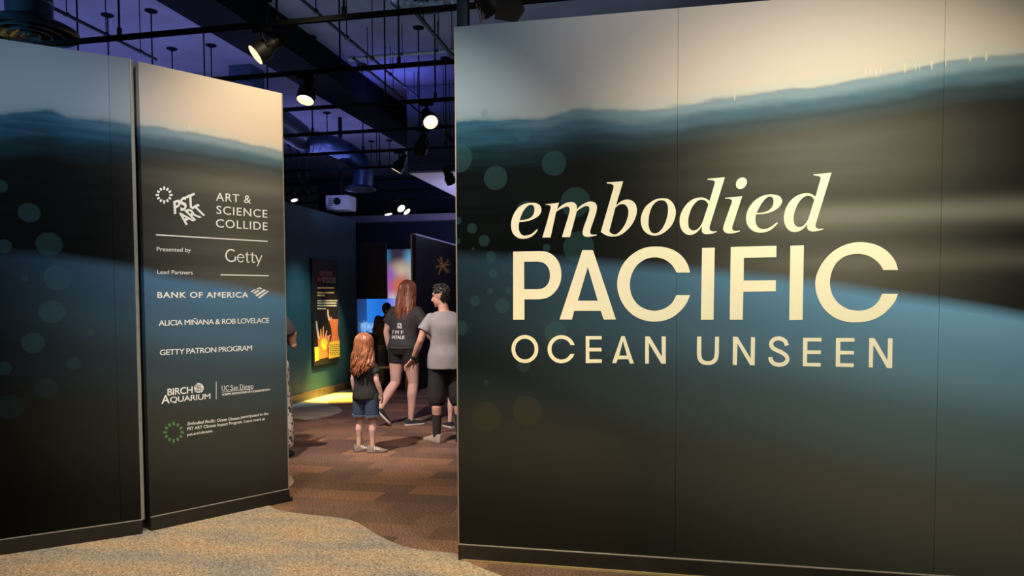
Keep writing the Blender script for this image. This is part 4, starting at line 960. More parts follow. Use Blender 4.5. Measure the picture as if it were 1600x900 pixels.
# bench
b0 = D(590, 600, 12.7); be = thing('bench', (b0.x, b0.y, 0), 'low wooden bench in front of the aquarium', 'bench', math.radians(-11.93))
def lbx(a, b, bev=0.0):
    c = Vector(((a[0] + b[0]) / 2, (a[1] + b[1]) / 2, (a[2] + b[2]) / 2)); return MB().box(Vector((b0.x, b0.y, 0)) + RZ @ c, [abs(b[i] - a[i]) for i in range(3)], RZ, bev)
m_wood = new_mat('bench_wood', (.13, .06, .025), .5, vary=.3, scale=9)
lbx((-.35, -.17, .40), (.65, .17, .44), .006).build('seat', new_mat('bench_top', (.10, .07, .12), .35), be)
for (x, y) in ((0.0, -.15), (.60, -.15), (-.30, .13), (.60, .13)): lbx((x - .03, y - .02, 0), (x + .03, y + .02, .40), .004).build('leg', m_wood, be)
# ------------------------------------------------------------------ people
M_skin = new_mat('skin_fair', (.60, .37, .31), .55, vary=.06, scale=14)
M_skin2 = new_mat('skin_tan', (.44, .24, .175), .55, vary=.10, scale=14)
V = Vector
def lerp(a, b, t): return a + (b - a) * t

def hand(mb, wr, d, palm_n, s=1.0, curl=.35, side=1, spread=.10):
    """five-fingered hand: wr wrist, d pointing direction, palm_n normal of the palm, side +1 when the thumb is to the left of d seen from palm_n"""
    d = V(d).normalized(); n = (V(palm_n) - d * V(palm_n).dot(d)).normalized(); sd = n.cross(d) * side
    pl = .090 * s; base = V(wr)
    R_ = Matrix((sd, d, n)).transposed()
    mb.ball(base + d * pl * .52, (.036 * s, .052 * s, .015 * s), 14, R_)
    mb.ball(base + d * pl * .25 + sd * .004 * s, (.029 * s, .036 * s, .018 * s), 12, R_)
    for i, (off, ln) in enumerate(((.030, .068), (.010, .078), (-.010, .072), (-.029, .056))):
        f0 = base + d * pl * (.92 - abs(off) * 2.0) + sd * off * s
        dirv = (d + sd * (off / .03) * spread).normalized(); p = f0; pts = [f0 - dirv * .03 * s, f0]; ang = 0
        for j, q in enumerate((.45, .31, .24)):
            ang += curl * (.5 if j == 0 else .8); dv = dirv * math.cos(ang) + n * math.sin(ang); p = p + dv * ln * q * s; pts.append(p)
        mb.limb(pts, [.0092 * s, .0090 * s, .0082 * s, .0074 * s, .0062 * s], 10)
    t0 = base + d * .028 * s + sd * .026 * s
    t1 = t0 + (d * .55 + sd * .75 + n * .25).normalized() * .032 * s; t2 = t1 + (d * .85 + sd * .4 + n * .3).normalized() * .030 * s; t3 = t2 + (d * .95 + sd * .1 + n * .3).normalized() * .022 * s
    mb.limb([t0, t1, t2, t3], [.0125 * s, .011 * s, .0095 * s, .0075 * s], 10)

def head_shape(mb, c, s, yaw, pitch=0.0):
    """c: centre of the skull; local -> faces +y before turning by yaw (counter-clockwise from above)"""
    R_ = Matrix.Rotation(yaw, 3, 'Z') @ Matrix.Rotation(pitch, 3, 'X')
    def P(x, y, z): return V(c) + R_ @ V((x * s, y * s, z * s))
    mb.ball(P(0, -.012, .02), (.075 * s, .094 * s, .098 * s), 24, R_)
    mb.ball(P(0, .022, -.045), (.060 * s, .066 * s, .072 * s), 20, R_)
    mb.ball(P(0, .056, -.098), (.026 * s, .024 * s, .020 * s), 14, R_)      # chin
    mb.tube([P(0, .074, .012), P(0, .092, -.018), P(0, .104, -.036), P(0, .084, -.046)], [.010 * s, .012 * s, .015 * s, .012 * s], 12)
    mb.ball(P(.010, .088, -.042), (.010 * s, .010 * s, .008 * s), 10, R_); mb.ball(P(-.010, .088, -.042), (.010 * s, .010 * s, .008 * s), 10, R_)
    for sx_ in (-1, 1):
        mb.tube([P(sx_ * .012, .080, .028), P(sx_ * .035, .072, .030), P(sx_ * .052, .052, .022)], [.009 * s, .009 * s, .007 * s], 10)   # brow
        mb.ball(P(sx_ * .040, .058, -.025), (.020 * s, .016 * s, .016 * s), 12, R_)       # cheek
        mb.tube([P(sx_ * .072, -.010, .015), P(sx_ * .082, -.022, .008), P(sx_ * .082, -.020, -.018), P(sx_ * .072, -.006, -.034)], [.008 * s, .011 * s, .010 * s, .007 * s], 10)  # ear
    mb.ball(P(0, .080, -.064), (.021 * s, .010 * s, .007 * s), 12, R_); mb.ball(P(0, .077, -.076), (.018 * s, .011 * s, .008 * s), 12, R_)   # lips
    return P

def foot(mb, ankle, d, s, pitch=0.0, z0=None):
    d = V(d).normalized()
    a = V(ankle)
    mb.limb([a, a - d * .02 * s + V((0, 0, -.03 * s)), a + d * .08 * s + V((0, 0, -.045 * s)), a + d * .15 * s + V((0, 0, -.055 * s))], [.038 * s, .036 * s, .034 * s, .022 * s], 14)

def shoe(parent, heel, d, ln, wd, hgt, up, m_up, m_sole, name='shoe', stripe=None, collar=True):
    """heel: back end of the sole; d: direction to the toe; up: upper direction"""
    d = V(d).normalized(); up = V(up); up = (up - d * up.dot(d)).normalized(); sd = d.cross(up)
    def P(t, w_, h): return V(heel) + d * (t * ln) + sd * (w_ * wd) + up * h
    prof = [(0, .30), (.06, .42), (.2, .46), (.4, .43), (.6, .50), (.75, .53), (.88, .44), (.96, .28), (1.0, .10)]
    def ring(h, k, x0=0.0):
        pts = [(lerp(x0, 1, t) if x0 else t, w_ * k) for t, w_ in prof]
        return [P(t, w_, h) for t, w_ in pts] + [P(t, -w_, h) for t, w_ in reversed(pts)]
    so_ = MB().ring_loft([ring(0, .94), ring(.006, 1.0), ring(.022, 1.0), ring(.024, .96)]).build('sole', m_sole, parent)
    mb = MB()
    def top(t): return hgt * (1.0 if t < .30 else max(.36, 1 - (t - .30) * 1.05))
    rings = []
    for f in (0, .35, .7, .9, 1.0):
        kk = (1 - .10 * f - .42 * max(0, f - .5) * 2 * .8)
        rings.append([P(t * (1 - .03 * f) + .015 * f, w_ * kk, .020 + (top(t) - .02) * f) for t, w_ in prof] + [P(t * (1 - .03 * f) + .015 * f, -w_ * kk, .020 + (top(t) - .02) * f) for t, w_ in reversed(prof)])
    u = mb.ring_loft(rings).build(name, m_up, parent)
    if stripe:
        mb = MB()
        for i, t in enumerate((.42, .52, .62)):
            for sg in (-1, 1):
                mb = MB(); mb.tube([P(t, sg * .50, .03), P(t - .02, sg * .44, top(t) * .72), P(t - .05, sg * .16, top(t) * 1.02)], .006, 8); mb.build('stripe', stripe, u)
    # laces
    mb = MB()
    for t in (.40, .48, .56): mb.tube([P(t, -.2, top(t) * 1.0), P(t, 0, top(t) * 1.04), P(t, .2, top(t) * 1.0)], .004, 6)
    mb.build('laces', m_sole, u)
    return u

def hair_strands(P, s, m, parent, zs, n, length, rad, wave, seed, width=1.0, back_off=.0, cap=True, front=False):
    """long hair: a scalp cap and tapering wavy locks hanging down the back; P maps head-local points"""
    rnd = random.Random(seed)
    mb = MB()
    for k in range(n):
        a = math.radians(rnd.uniform(-125, 125)) if not front else math.radians(rnd.uniform(-150, 150)); e = rnd.uniform(.1, 1.0)
        # start on the crown, run over the skull and fall
        sx_ = math.sin(a); cy = -math.cos(a); ph0 = math.radians(rnd.uniform(4, 45)); el = rnd.uniform(.96, 1.06)
        def sk(phi): return V((sx_ * math.sin(phi) * .086 * el, cy * math.sin(phi) * .106 * el - .014, math.cos(phi) * .108 * el + .024))
        ph1 = math.radians(98); pts = [sk(lerp(ph0, ph1, q / 4)) for q in range(5)]; low = pts[-1]
        ln = length * rnd.uniform(.72, 1.0) * (1 - .15 * abs(sx_)); ph = rnd.uniform(0, 6.28); fr = rnd.uniform(5, 8)
        N_ = 8
        for j in range(1, N_ + 1):
            t = j / N_; q = V((low.x * (1 + .35 * t * width), low.y - back_off * math.sin(t * PI * .6) * .9, low.z - ln * t)) 
            q += V((math.sin(ph + t * fr) * wave * t, math.cos(ph + t * fr * 1.1) * wave * .6 * t, 0)); pts.append(q)
        r0 = rad * rnd.uniform(.75, 1.25); n_ = len(pts)
        mb.tube([P(*q) for q in pts], [r0 * (.7 if i == 0 else 1.0 if i < n_ - 3 else (n_ - i) / 3.6 + .1) for i in range(n_)], 7)
    c = P(0, -.016, .030)
    h = mb.build('hair_locks', m, parent)
    cp = MB(); Rr = Matrix.Rotation(0, 3, 'Z')
    t = bmesh.new(); bmesh.ops.create_uvsphere(t, u_segments=28, v_segments=18, radius=1.0)
    keep = [v for v in t.verts if not (v.co.z > -.35 - .6 * (v.co.y < -.1) and (v.co.y < .55 or v.co.z > .55))]
    bmesh.ops.delete(t, geom=keep, context='VERTS')
    for v in t.verts: v.co = P(v.co.x * .085, v.co.y * .104 - .014, v.co.z * .108 + .024)
    cp._add(t); cp.build('hair_cap', m, parent)

def person(name, loc, face_deg, label, J, skin, s=1.0, voxel=.006, girth=1.0, group=None):
    """J holds joints in metres in the person's own frame (x right, y forward, z up). Returns (root, to-world, joints)."""
    rz = math.radians(-face_deg)
    r = thing(name, loc, label, 'person', rz, group)
    T = Matrix.Translation(loc) @ Matrix.Rotation(rz, 4, 'Z')
    W_ = {k: T @ V(v) for k, v in J.items() if not isinstance(v, (int, float))}
    return r, T, W_

def body(T, J, s, g, parent, skin, hands, headyaw, headpitch=0.0, voxel=.006, feet=None):
    mb = MB(); j = {k: T @ V(v) for k, v in J.items() if not isinstance(v, float)}
    yaw = Matrix(T).to_euler().z
    pz, cz, nz = J['pelvis'], J['chest'], J['neck']
    def E(p, rx, ry, dy=0.0): return (T @ (V(p) + V((0, dy, 0))), rx * g, ry * g, yaw)
    sh = (V(J['shR']) - V(J['shL'])).length / 2
    mb.ellipses([E(V(pz) + V((0, 0, -.07 * s)), .12 * s, .09 * s), E(pz, .165 * s, .115 * s, -.01 * s), E(lerp(V(pz), V(cz), .40), .138 * s, .098 * s), E(cz, .165 * s, .115 * s), E(lerp(V(cz), V(nz), .45), sh * .95, .098 * s), E(lerp(V(cz), V(nz), .80), sh * .62, .075 * s), E(nz, .055 * s, .056 * s)])
    hd = V(J['head']); yv = headyaw
    mb.limb([j['neck'] + V((0, 0, -.03 * s)), T @ (lerp(V(nz), hd, .45)), T @ (hd + V((0, -.01 * s, -.05 * s)))], [.060 * s, .053 * s, .050 * s], 16)
    P = head_shape(mb, j['head'], J.get('hs', s), yaw + yv, headpitch)
    for sd in 'LR':
        mb.limb([lerp(j['sh' + sd], j['chest'], .10) + V((0, 0, -.012 * s)), lerp(j['sh' + sd], j['el' + sd], .45), j['el' + sd], lerp(j['el' + sd], j['wr' + sd], .35), j['wr' + sd]], [.044 * s * g, .045 * s * g, .036 * s, .038 * s, .025 * s], 16)
        hp, kn, an = j['hip' + sd], j['kn' + sd], j['an' + sd]
        back = (T.to_3x3() @ V((0, -1, 0)))
        mb.limb([hp, lerp(hp, kn, .5), kn, lerp(kn, an, .30) + back * .012 * s, lerp(kn, an, .65), an], [.090 * s * g, .076 * s * g, .054 * s * g, .054 * s * g, .040 * s * g, .033 * s], 18)
        if hands.get(sd): 
            h = hands[sd]; hand(mb, j['wr' + sd], T.to_3x3() @ V(h[0]), T.to_3x3() @ V(h[1]), s * h[2], h[3], h[4], h[5] if len(h) > 5 else .10)
        mb.limb([an, an + V((0, 0, -.03 * s))], [.033 * s, .033 * s], 12)
    b = mb.build('body', skin, parent, remesh=voxel, relax=2)
    return b, j, P, yaw

def shirt(T, J, s, g, parent, m, hem_z, sleeve=.55, ext=.014, voxel=.009, flare=1.0, name='shirt'):
    mb = MB(); j = {k: T @ V(v) for k, v in J.items() if not isinstance(v, float)}; yaw = Matrix(T).to_euler().z
    pz, cz, nz = V(J['pelvis']), V(J['chest']), V(J['neck']); sh = (V(J['shR']) - V(J['shL'])).length / 2
    def E(p, rx, ry, dy=0.0): return (T @ (V(p) + V((0, dy, 0))), rx * g + ext, ry * g + ext, yaw)
    ring = []
    if hem_z < pz.z - .02: ring += [E(V((pz.x, pz.y, hem_z)), .172 * s * flare, .128 * s * flare, -.01 * s)]
    ring += [E(V((lerp(pz, cz, .05)).to_tuple()), .168 * s * flare, .120 * s * flare, -.01 * s)]
    if hem_z >= pz.z - .02: ring = [E(V((pz.x, pz.y, hem_z)), .160 * s * flare, .118 * s * flare, -.008 * s)]
    ring += [E(lerp(pz, cz, .45), .150 * s, .108 * s), E(cz, .172 * s, .120 * s), E(lerp(cz, nz, .45), sh * 1.0, .102 * s), E(lerp(cz, nz, .82), sh * .64, .078 * s), E(lerp(cz, nz, .98), .062 * s, .062 * s)]
    mb.ellipses(ring)
    for sd in 'LR':
        a, e = j['sh' + sd], j['el' + sd]; q = lerp(a, e, sleeve)
        a = lerp(a, j['chest'], .10) + V((0, 0, -.012 * s)); m_ = lerp(a, e, sleeve * .5)
        mb.ball(a, .043 * s * g + ext, 16); mb.tube([a, lerp(a, e, sleeve * .25), m_, q], [.043 * s * g + ext, .051 * s * g + ext, .055 * s * g + ext, .056 * s * g + ext * 1.3], 18)
    return mb.build(name, m, parent, remesh=voxel, relax=3)

def shorts(T, J, s, g, parent, m, frac, ext=.014, voxel=.009, loose=1.15, top=.05, name='shorts', taper=1.0):
    mb = MB(); j = {k: T @ V(v) for k, v in J.items() if not isinstance(v, float)}; yaw = Matrix(T).to_euler().z; pz = V(J['pelvis'])
    def E(p, rx, ry, dy=0.0): return (T @ (V(p) + V((0, dy, 0))), rx * g + ext, ry * g + ext, yaw)
    mb.ellipses([E(pz + V((0, 0, -.09 * s)), .135 * s, .10 * s), E(pz, .168 * s, .120 * s, -.012 * s), E(pz + V((0, 0, top * s)), .155 * s, .112 * s)])
    for sd in 'LR':
        hp, kn, an = j['hip' + sd], j['kn' + sd], j['an' + sd]
        if frac <= 1:
            pts = [hp, lerp(hp, kn, frac * .5), lerp(hp, kn, frac)]; rr = [.092 * s * g + ext, (.080 * s * g + ext) * (1 + (loose - 1) * .5), (lerp(.082, .060, frac) * s * g + ext) * loose]
        else:
            f = frac - 1; pts = [hp, lerp(hp, kn, .5), kn, lerp(kn, an, f * .5), lerp(kn, an, f)]; rr = [.092 * s * g + ext, .080 * s * g + ext, (.060 * s * g + ext) * loose, (.056 * s * g + ext) * loose * taper, (.048 * s * g + ext) * loose * taper]
        mb.ball(pts[0], rr[0], 16); mb.tube(pts, rr, 20)
        for p, q in list(zip(pts, rr))[1:-1]: mb.ball(p, q * .99, 14)
    return mb.build(name, m, parent, remesh=voxel, relax=3)

def eyes(P, s, parent):
    m = bpy.data.materials.get('eye_dark') or new_mat('eye_dark', (.03, .02, .015), .2)
    for sx_ in (-1, 1): MB().ball(P(sx_ * .030, .071, .008), (.013 * s, .008 * s, .008 * s), 12).build('eye', m, parent)

m_white_sole = new_mat('sole_white', (.62, .58, .54), .6)
m_black_cloth = new_mat('cloth_black', (.010, .010, .012), .85, vary=.25, scale=18, bump=.2)
m_denim = new_mat('denim_blue', (.030, .055, .105), .85, vary=.25, scale=60)
m_ginger = new_mat('hair_auburn', (.24, .085, .035), .42, vary=.45, scale=26)
m_ginger2 = new_mat('hair_red_brown', (.20, .065, .030), .42, vary=.45, scale=22)
m_dark_hair = new_mat('hair_black', (.010, .008, .007), .45, vary=.3)

# --- girl
gp = G(572, 706); s = .74
Jg = dict(pelvis=(0, 0, .585), chest=(0, 0, .83), neck=(0, .0, .955), head=(0, .005, 1.085), hs=.90, shL=(-.102, 0, .90), shR=(.102, 0, .90), elL=(-.138, -.01, .735), elR=(.140, -.01, .735), wrL=(-.140, .03, .585), wrR=(.165, .04, .575),
          hipL=(-.062, 0, .575), hipR=(.062, 0, .575), knL=(-.075, .01, .30), knR=(.080, .01, .30), anL=(-.078, -.01, .065), anR=(.085, -.01, .065))
rt, T, W_ = person('person', gp, 22, 'small girl with long wavy auburn hair, black shirt and denim shorts, seen from behind', Jg, M_skin)
bd, jw, P, yw = body(T, Jg, s, .92, rt, M_skin, {'L': ((0, .05, -1), (1, 0, 0), .78, .35, 1), 'R': ((.05, .1, -1), (-1, 0, 0), .78, .35, -1)}, math.radians(-10), voxel=.005, feet={'L': (.55, .8, 0), 'R': (.75, .65, 0)})
shirt(T, Jg, s, .95, rt, m_black_cloth, .545, .62, ext=.013, flare=1.03)
sh_ = shorts(T, Jg, s, .95, rt, m_denim, .72, loose=1.15)
for sd in 'LR':
    e = lerp(jw['hip' + sd], jw['kn' + sd], .70); e2_ = lerp(jw['hip' + sd], jw['kn' + sd], .77)
    MB().tube([e, e2_], [.081, .080], 22).build('cuff', new_mat('denim_pale', (.075, .11, .16), .85), sh_)
m_tsh = new_mat('shoe_taupe', (.20, .16, .14), .7); m_stripe = new_mat('shoe_stripe', (.55, .53, .50), .6)
for sd, dx in (('L', (.62, .78)), ('R', (.85, .52))):
    a = jw['an' + sd]; d = T.to_3x3() @ V((dx[0], dx[1], 0)).normalized(); shoe(rt, V((a.x, a.y, 0.002)) - d * .058, d, .205, .082, .070, (0, 0, 1), m_tsh, m_tsh, stripe=m_stripe)
hair_strands(P, 1.0 * .84, m_ginger, rt, 0, 190, .36, .0105, .040, 11, .95, .03)
eyes(P, s, rt)
MB().ball(T @ V((-.145, .02, .60)), (.016, .012, .020), 12).build('wristband', m_white_sole, rt)

# --- woman
wp = G(632, 664); s = 1.0
Jw = dict(pelvis=(0, 0, .93), chest=(0, .03, 1.24), neck=(.015, .05, 1.43), head=(.03, .075, 1.575), shL=(-.165, .01, 1.37), shR=(.19, .05, 1.37), elL=(-.235, -.02, 1.10), elR=(.275, .08, 1.10), wrL=(-.225, .03, .87), wrR=(.34, .24, .93),
          hipL=(-.09, 0, .90), hipR=(.09, .0, .90), knL=(-.125, .0, .50), knR=(.10, .05, .50), anL=(-.215, -.25, .17), anR=(.085, .02, .085))
Jw = {k: tuple(c * 1.045 for c in v) for k, v in Jw.items()}; Jw.update(anL=(-.215, -.26, .17), anR=(.085, .02, .085)); s = 1.045
rt, T, W_ = person('person', wp, 28, 'woman with long red brown hair, dark printed shirt and black shorts, walking away', Jw, M_skin)
bd, jw, P, yw = body(T, Jw, s, 1.12, rt, M_skin, {'L': ((0, .1, -1), (1, 0, 0), 1, .4, 1), 'R': ((.3, .5, -.6), (-1, .2, 0), 1, .5, -1)}, math.radians(-18), feet={'L': (.3, .6, -.7), 'R': (.65, .75, 0)})
m_char = new_mat('cloth_charcoal', (.028, .028, .032), .85, vary=.25, scale=16, bump=.2)
wsh = shirt(T, Jw, s, 1.10, rt, m_char, .95, .62, flare=1.02)
shorts(T, Jw, s, 1.12, rt, m_black_cloth, .40, loose=1.08)
m_cv = new_mat('shoe_black', (.012, .012, .014), .7)
a = jw['anR']; d = T.to_3x3() @ V((.62, .78, 0)).normalized(); shoe(rt, V((a.x, a.y, .002)) - d * .075, d, .262, .095, .080, (0, 0, 1), m_cv, m_white_sole)
a = jw['anL']; d = (T.to_3x3() @ V((.40, .42, -.62))).normalized(); up = (T.to_3x3() @ V((.2, .35, .75)))
toe = V((a.x, a.y, 0)) + (T.to_3x3() @ V((.105, .115, 0))) + V((0, 0, .006)); shoe(rt, toe - d * .262, d, .262, .095, .080, up, m_cv, m_white_sole)
hair_strands(P, 1.0, m_ginger2, rt, 0, 230, .47, .012, .030, 4, 1.25, .05)
eyes(P, s, rt)
# printed words on the back of the shirt, laid on its cloth
def back_print(target, T, s_, cx, zb, wd, h, m, bold=.02):
    me = flat_mesh(s_, .01) if isinstance(s_, list) else text_mesh(s_, bold, 0, 1.0, .01); bmq = bmesh.new(); bmq.from_mesh(me)
    bmesh.ops.subdivide_edges(bmq, edges=[e for e in bmq.edges if e.calc_length() > .25], cuts=2); bmesh.ops.triangulate(bmq, faces=bmq.faces[:])
    Mi = T.inverted(); bt = BVHTree.FromPolygons([Mi @ (world_of(target) @ v.co) for v in target.data.vertices], [p.vertices for p in target.data.polygons])
    xs = [v.co.x for v in bmq.verts]; x0, x1 = min(xs), max(xs)
    for v in bmq.verts:
        x = cx + ((v.co.x - x0) / (x1 - x0) - .5) * wd; z = zb + v.co.y / CAP * h; hit = bt.ray_cast(V((x, -1, z)), V((0, 1, 0)))
        y = (hit[0].y if hit[0] else -.1) - .003 + (0 if v.co.z > 0 else .004); v.co = V((x, y, z))
    bmq.to_mesh(me); bmq.free(); o = bpy.data.objects.new('back_print', me); C.objects.link(o); o.parent = rt; me.materials.clear(); me.materials.append(m); return o
m_pr = new_mat('print_white', (.60, .60, .62), .7)
back_print(wsh, T, 'FATALE', .0, 1.075, .19, .038, m_pr, .03)
back_print(wsh, T, 'F M F', -.005, 1.13, .17, .048, m_pr, .012)
back_print(wsh, T, [[(0, 0), (.7, 0), (.7, CAP), (0, CAP)], [(.15, .55), (.35, .60), (.5, .45), (.42, .30), (.60, .15), (.38, .12), (.28, .32)]], .03, 1.20, .055, .062, m_pr)

# --- man
mp = G(699, 690); s = 1.0
Jm = dict(pelvis=(0, 0, .93), chest=(0, .0, 1.24), neck=(-.02, .02, 1.42), head=(-.055, .045, 1.58), shL=(-.185, 0, 1.365), shR=(.185, 0, 1.365), elL=(-.285, -.035, 1.10), elR=(.255, -.02, 1.09), wrL=(-.355, .08, .905), wrR=(.26, .10, .88),
          hipL=(-.09, 0, .90), hipR=(.09, .0, .90), knL=(-.11, .02, .49), knR=(.12, .02, .49), anL=(-.115, -.03, .085), anR=(.14, -.0, .085))
rt, T, W_ = person('person', mp, -10, 'man in a pale grey shirt and black shorts looking left, half behind the title wall', Jm, M_skin2)
bd, jw, P, yw = body(T, Jm, s, 1.05, rt, M_skin2, {'L': ((-.55, .15, -.75), (.6, -.6, -.5), 1.05, .18, 1, .35), 'R': ((0, .2, -1), (-1, 0, 0), 1, .35, -1)}, math.radians(66), math.radians(-6), voxel=.005, feet={'L': (-.9, .2, 0), 'R': (.3, .9, 0)})
shirt(T, Jm, s, 1.08, rt, new_mat('shirt_pale_grey', (.205, .198, .205), .85, vary=.10, scale=7, bump=.8), .80, .62, flare=1.06)
shorts(T, Jm, s, 1.08, rt, m_black_cloth, 1.12, loose=1.35)
m_sock = new_mat('sock_black', (.012, .012, .013), .9)
for sd in 'LR':
    k_, a_ = jw['kn' + sd], jw['an' + sd]; MB().limb([lerp(k_, a_, .50), lerp(k_, a_, .75), a_, a_ + V((0, 0, -.03))], [.056, .047, .042, .042], 18).build('sock', m_sock, rt)
d = (T.to_3x3() @ V((-.62, .78, 0))).normalized(); a = jw['anL']; shoe(rt, V((a.x, a.y, .002)) - d * .08, d, .285, .105, .095, (0, 0, 1), new_mat('shoe_tan', (.30, .24, .20), .75), new_mat('sole_tan', (.24, .19, .16), .7))
d = (T.to_3x3() @ V((.25, .97, 0))).normalized(); a = jw['anR']; shoe(rt, V((a.x, a.y, .002)) - d * .08, d, .285, .105, .095, (0, 0, 1), m_cv, m_cv)
# short tousled hair
mb = MB(); rnd = random.Random(8); Hs = 1.0
for k in range(150):
    u = rnd.uniform(-1, 1); th = rnd.uniform(0, 2 * PI); z = rnd.uniform(.05, 1.0); rr = math.sqrt(1 - z * z); x, y = rr * math.cos(th), rr * math.sin(th)
    if y > .55 and z < .62: continue
    b0_ = V((x * .080, y * .100 - .014, z * .100 + .026)); tip = b0_ * 1.0 + V((x * .012 + rnd.uniform(-.012, .012), y * .012 + .016 + rnd.uniform(-.01, .01), .006 + .006 * z)); mb.tube([P(*b0_), P(*lerp(b0_, tip, .55)), P(*tip)], [.013, .011, .003], 6)
for k in range(60):
    th = math.radians(rnd.uniform(190, 350)); z = rnd.uniform(-.75, .1); rr = math.sqrt(1 - z * z); b0_ = V((math.cos(th) * rr * .077, math.sin(th) * rr * .098 - .012, z * .10 + .02)); mb.tube([P(*b0_), P(b0_.x * 1.04, b0_.y * 1.04, b0_.z - .03)], [.013, .006], 6)
t = bmesh.new(); bmesh.ops.create_uvsphere(t, u_segments=24, v_segments=16, radius=1.0)
bmesh.ops.delete(t, geom=[v for v in t.verts if (v.co.z < .15 and v.co.y > -.15) or v.co.z < -.7 or (v.co.y > .70)], context='VERTS')
for v in t.verts: v.co = P(v.co.x * .083, v.co.y * .103 - .014, v.co.z * .104 + .024)
mb._add(t); mb.build('hair', m_dark_hair, rt)
eyes(P, s, rt)
w_, e_ = jw['wrL'], jw['elL']; d = (w_ - e_).normalized(); c_ = lerp(e_, w_, .95)
wt = MB().tube([c_ - d * .012, c_ + d * .012], .031, 20).build('watch', m_black_cloth, rt)
MB().ball(c_ + V((0, -.028, .01)), (.02, .01, .02), 14).build('watch_face', new_mat('watch_glass', (.03, .03, .04), .15), wt)

# --- dark figure by the tank
dp_ = G(606, 606); Jd = dict(pelvis=(0, 0, .93), chest=(0, .02, 1.22), neck=(0, .04, 1.41), head=(0, .08, 1.54), shL=(-.17, .02, 1.35), shR=(.17, .02, 1.35), elL=(-.22, .06, 1.10), elR=(.22, .06, 1.10), wrL=(-.16, .27, 1.16), wrR=(.10, .27, 1.16),
          hipL=(-.09, 0, .90), hipR=(.09, .0, .90), knL=(-.10, .02, .49), knR=(.12, .04, .49), anL=(-.11, -.02, .085), anR=(.14, .0, .085))
Jd0 = dict(Jd); Jd = {k: tuple(c * .91 for c in v) for k, v in Jd.items()}
rt, T, W_ = person('person', dp_, -12, 'dark figure in black top and grey trousers photographing the blue tank', Jd, M_skin2)
bd, jw, P, yw = body(T, Jd, .91, 1.0, rt, M_skin2, {'L': ((.4, .6, .5), (.3, -.5, .3), 1, .7, 1), 'R': ((-.4, .6, .5), (-.3, -.5, .3), 1, .7, -1)}, 0.0, voxel=.009, feet={'L': (0, 1, 0), 'R': (0.2, 1, 0)})
shirt(T, Jd, .91, 1.08, rt, m_black_cloth, .77, 1.0, voxel=.011, name='jacket')
mb = MB()
for sd in 'LR': mb.limb([jw['sh' + sd], jw['el' + sd], lerp(jw['el' + sd], jw['wr' + sd], .92)], [.068, .056, .042], 14)
mb.build('sleeves', m_black_cloth, rt, remesh=.01)
shorts(T, Jd, .91, 1.05, rt, new_mat('trousers_grey', (.075, .075, .072), .85, vary=.2, scale=10, bump=.3), 1.9, loose=1.1, voxel=.011, name='trousers')
for sd in 'LR':
    d = (T.to_3x3() @ V((-.1 if sd == 'L' else .2, 1, 0))).normalized(); a = jw['an' + sd]; shoe(rt, V((a.x, a.y, .002)) - d * .08, d, .28, .10, .09, (0, 0, 1), m_cv, m_cv)
mb = MB(); t = bmesh.new(); bmesh.ops.create_uvsphere(t, u_segments=24, v_segments=16, radius=1.0); bmesh.ops.delete(t, geom=[v for v in t.verts if v.co.y > .5 and v.co.z < .5], context='VERTS')
for v in t.verts: v.co = P(v.co.x * .095, v.co.y * .110 - .014, v.co.z * .118 + .015)
mb._add(t); mb.build('hair', m_dark_hair, rt)
cmr = thing('camera', T @ V((-.06, .38, 1.17)), 'small black camera held up before the blue tank', 'camera', math.radians(12))
cc = T @ V((-.06, .39, 1.17)); Rz2 = Matrix.Rotation(math.radians(12), 3, 'Z'); MB().box(cc, (.13, .05, .08), Rz2, .008).build('camera_body', M['black'], cmr)
MB().cyl(cc + Rz2 @ V((0, .02, 0)), cc + Rz2 @ V((0, .08, 0)), .032, .030, 20).build('camera_lens', M['black'], cmr)

# --- child mostly hidden beyond the man
cp_ = G(711, 668); Jc = {k: (v[0] * .74, v[1] * .74, v[2] * .74) for k, v in Jd0.items()}
Jc.update(elL=(-.15, -.02, .80), elR=(.15, -.02, .80), wrL=(-.16, .03, .63), wrR=(.16, .03, .63), knL=(-.06, .05, .36), knR=(.08, -.02, .36), anL=(-.06, -.01, .07), anR=(.11, -.05, .07))
rt, T, W_ = person('person', cp_, 12, 'child hidden behind the man, only a pale leg and black sneaker showing', Jc, M_skin)
bd, jw, P, yw = body(T, Jc, .74, 1.0, rt, M_skin, {'L': ((0, .1, -1), (1, 0, 0), .75, .3, 1), 'R': ((0, .1, -1), (-1, 0, 0), .75, .3, -1)}, 0.0, voxel=.008, feet={'L': (0, 1, 0), 'R': (0.2, 1, 0)})
shirt(T, Jc, .74, 1.05, rt, m_black_cloth, .62, .6, voxel=.011); shorts(T, Jc, .74, 1.05, rt, m_denim, .85, voxel=.011)
for sd, dx in (('L', (-.7, .6)), ('R', (.4, .9))):
    d = (T.to_3x3() @ V((dx[0], dx[1], 0))).normalized(); a = jw['an' + sd]; shoe(rt, V((a.x, a.y, .002)) - d * .06, d, .20, .08, .075, (0, 0, 1), m_cv, m_white_sole)
mb = MB(); t = bmesh.new(); bmesh.ops.create_uvsphere(t, u_segments=20, v_segments=14, radius=1.0); bmesh.ops.delete(t, geom=[v for v in t.verts if v.co.y > .5 and v.co.z < .5], context='VERTS')
for v in t.verts: v.co = P(v.co.x * .090, v.co.y * .108 - .014, v.co.z * .112 + .018)
mb._add(t); mb.build('hair', m_dark_hair, rt)

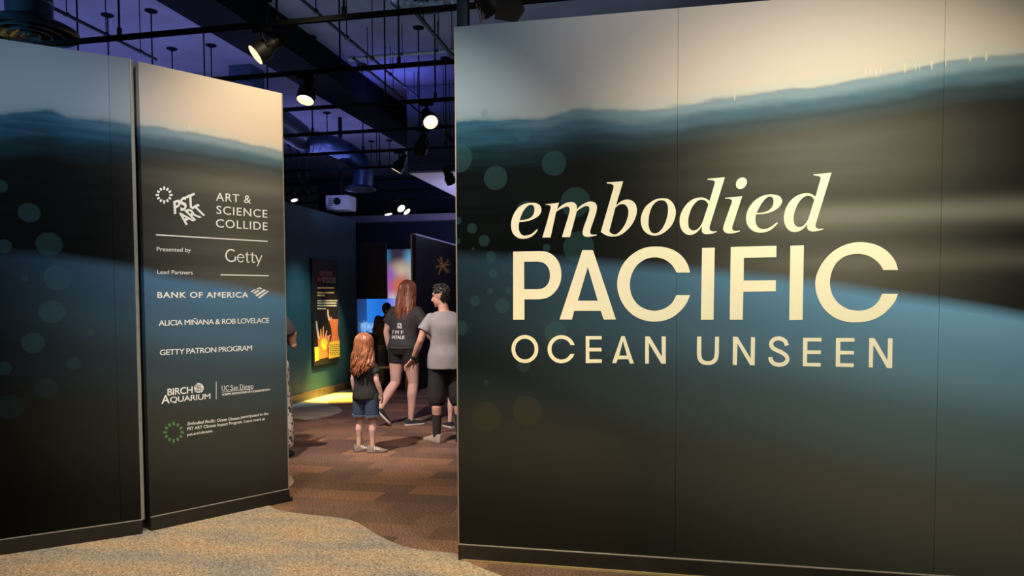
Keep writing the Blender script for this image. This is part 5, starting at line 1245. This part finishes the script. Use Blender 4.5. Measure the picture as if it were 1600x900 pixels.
# --- visitor at the sponsor wall edge
lp_ = G(443, 716) ; Jl = {k: v for k, v in Jd0.items()}
Jl.update(elL=(-.24, .0, 1.10), elR=(.225, .06, 1.10), wrL=(-.22, .08, .88), wrR=(.13, .25, 1.14), anR=(.13, .0, .085), knR=(.12, .03, .49))
rt, T, W_ = person('person', lp_, 0, 'visitor in patterned silver trousers almost hidden behind the sponsor wall edge', Jl, M_skin2)
off = D(457, 718, lp_.y).x - (T @ V((.13 + .085, 0, 0))).x
rt.location.x += off; T = Matrix.Translation(V((off, 0, 0))) @ T
bd, jw, P, yw = body(T, Jl, 1.0, 1.0, rt, M_skin2, {'L': ((0, .1, -1), (1, 0, 0), 1, .3, 1), 'R': ((.3, .6, .3), (-1, 0, 0), 1, .4, -1)}, 0.0, voxel=.008, feet={'L': (0, 1, 0), 'R': (0.2, 1, 0)})
shirt(T, Jl, 1.0, 1.05, rt, m_black_cloth, .95, .6, voxel=.011)
m_sq = bpy.data.materials.new('sequin_cloth'); m_sq.use_nodes = True; N, L = nodes_of(m_sq); pb = N['Principled BSDF']; pb.inputs['Roughness'].default_value = .4
tc = N.new('ShaderNodeTexCoord'); vo = N.new('ShaderNodeTexVoronoi'); vo.inputs['Scale'].default_value = 26; L.new(tc.outputs['Object'], vo.inputs['Vector']); rp = N.new('ShaderNodeValToRGB'); rp.color_ramp.interpolation = 'CONSTANT'
rp.color_ramp.elements[0].color = (.04, .04, .04, 1); rp.color_ramp.elements[1].position = .42; rp.color_ramp.elements[1].color = (.48, .46, .44, 1); L.new(vo.outputs['Distance'], rp.inputs[0]); L.new(rp.outputs[0], pb.inputs['Base Color'])
shorts(T, Jl, 1.0, 1.0, rt, m_sq, 1.95, loose=1.2, voxel=.010, name='trousers', taper=1.25)
for sd in 'LR':
    d = (T.to_3x3() @ V((.1, 1, 0))).normalized(); a = jw['an' + sd]; shoe(rt, V((a.x, a.y, .002)) - d * .08, d, .28, .10, .09, (0, 0, 1), m_cv, m_cv)
mb = MB(); t = bmesh.new(); bmesh.ops.create_uvsphere(t, u_segments=20, v_segments=14, radius=1.0); bmesh.ops.delete(t, geom=[v for v in t.verts if v.co.y > .5 and v.co.z < .5], context='VERTS')
for v in t.verts: v.co = P(v.co.x * .088, v.co.y * .108 - .014, v.co.z * .112 + .018)
mb._add(t); mb.build('hair', m_dark_hair, rt)
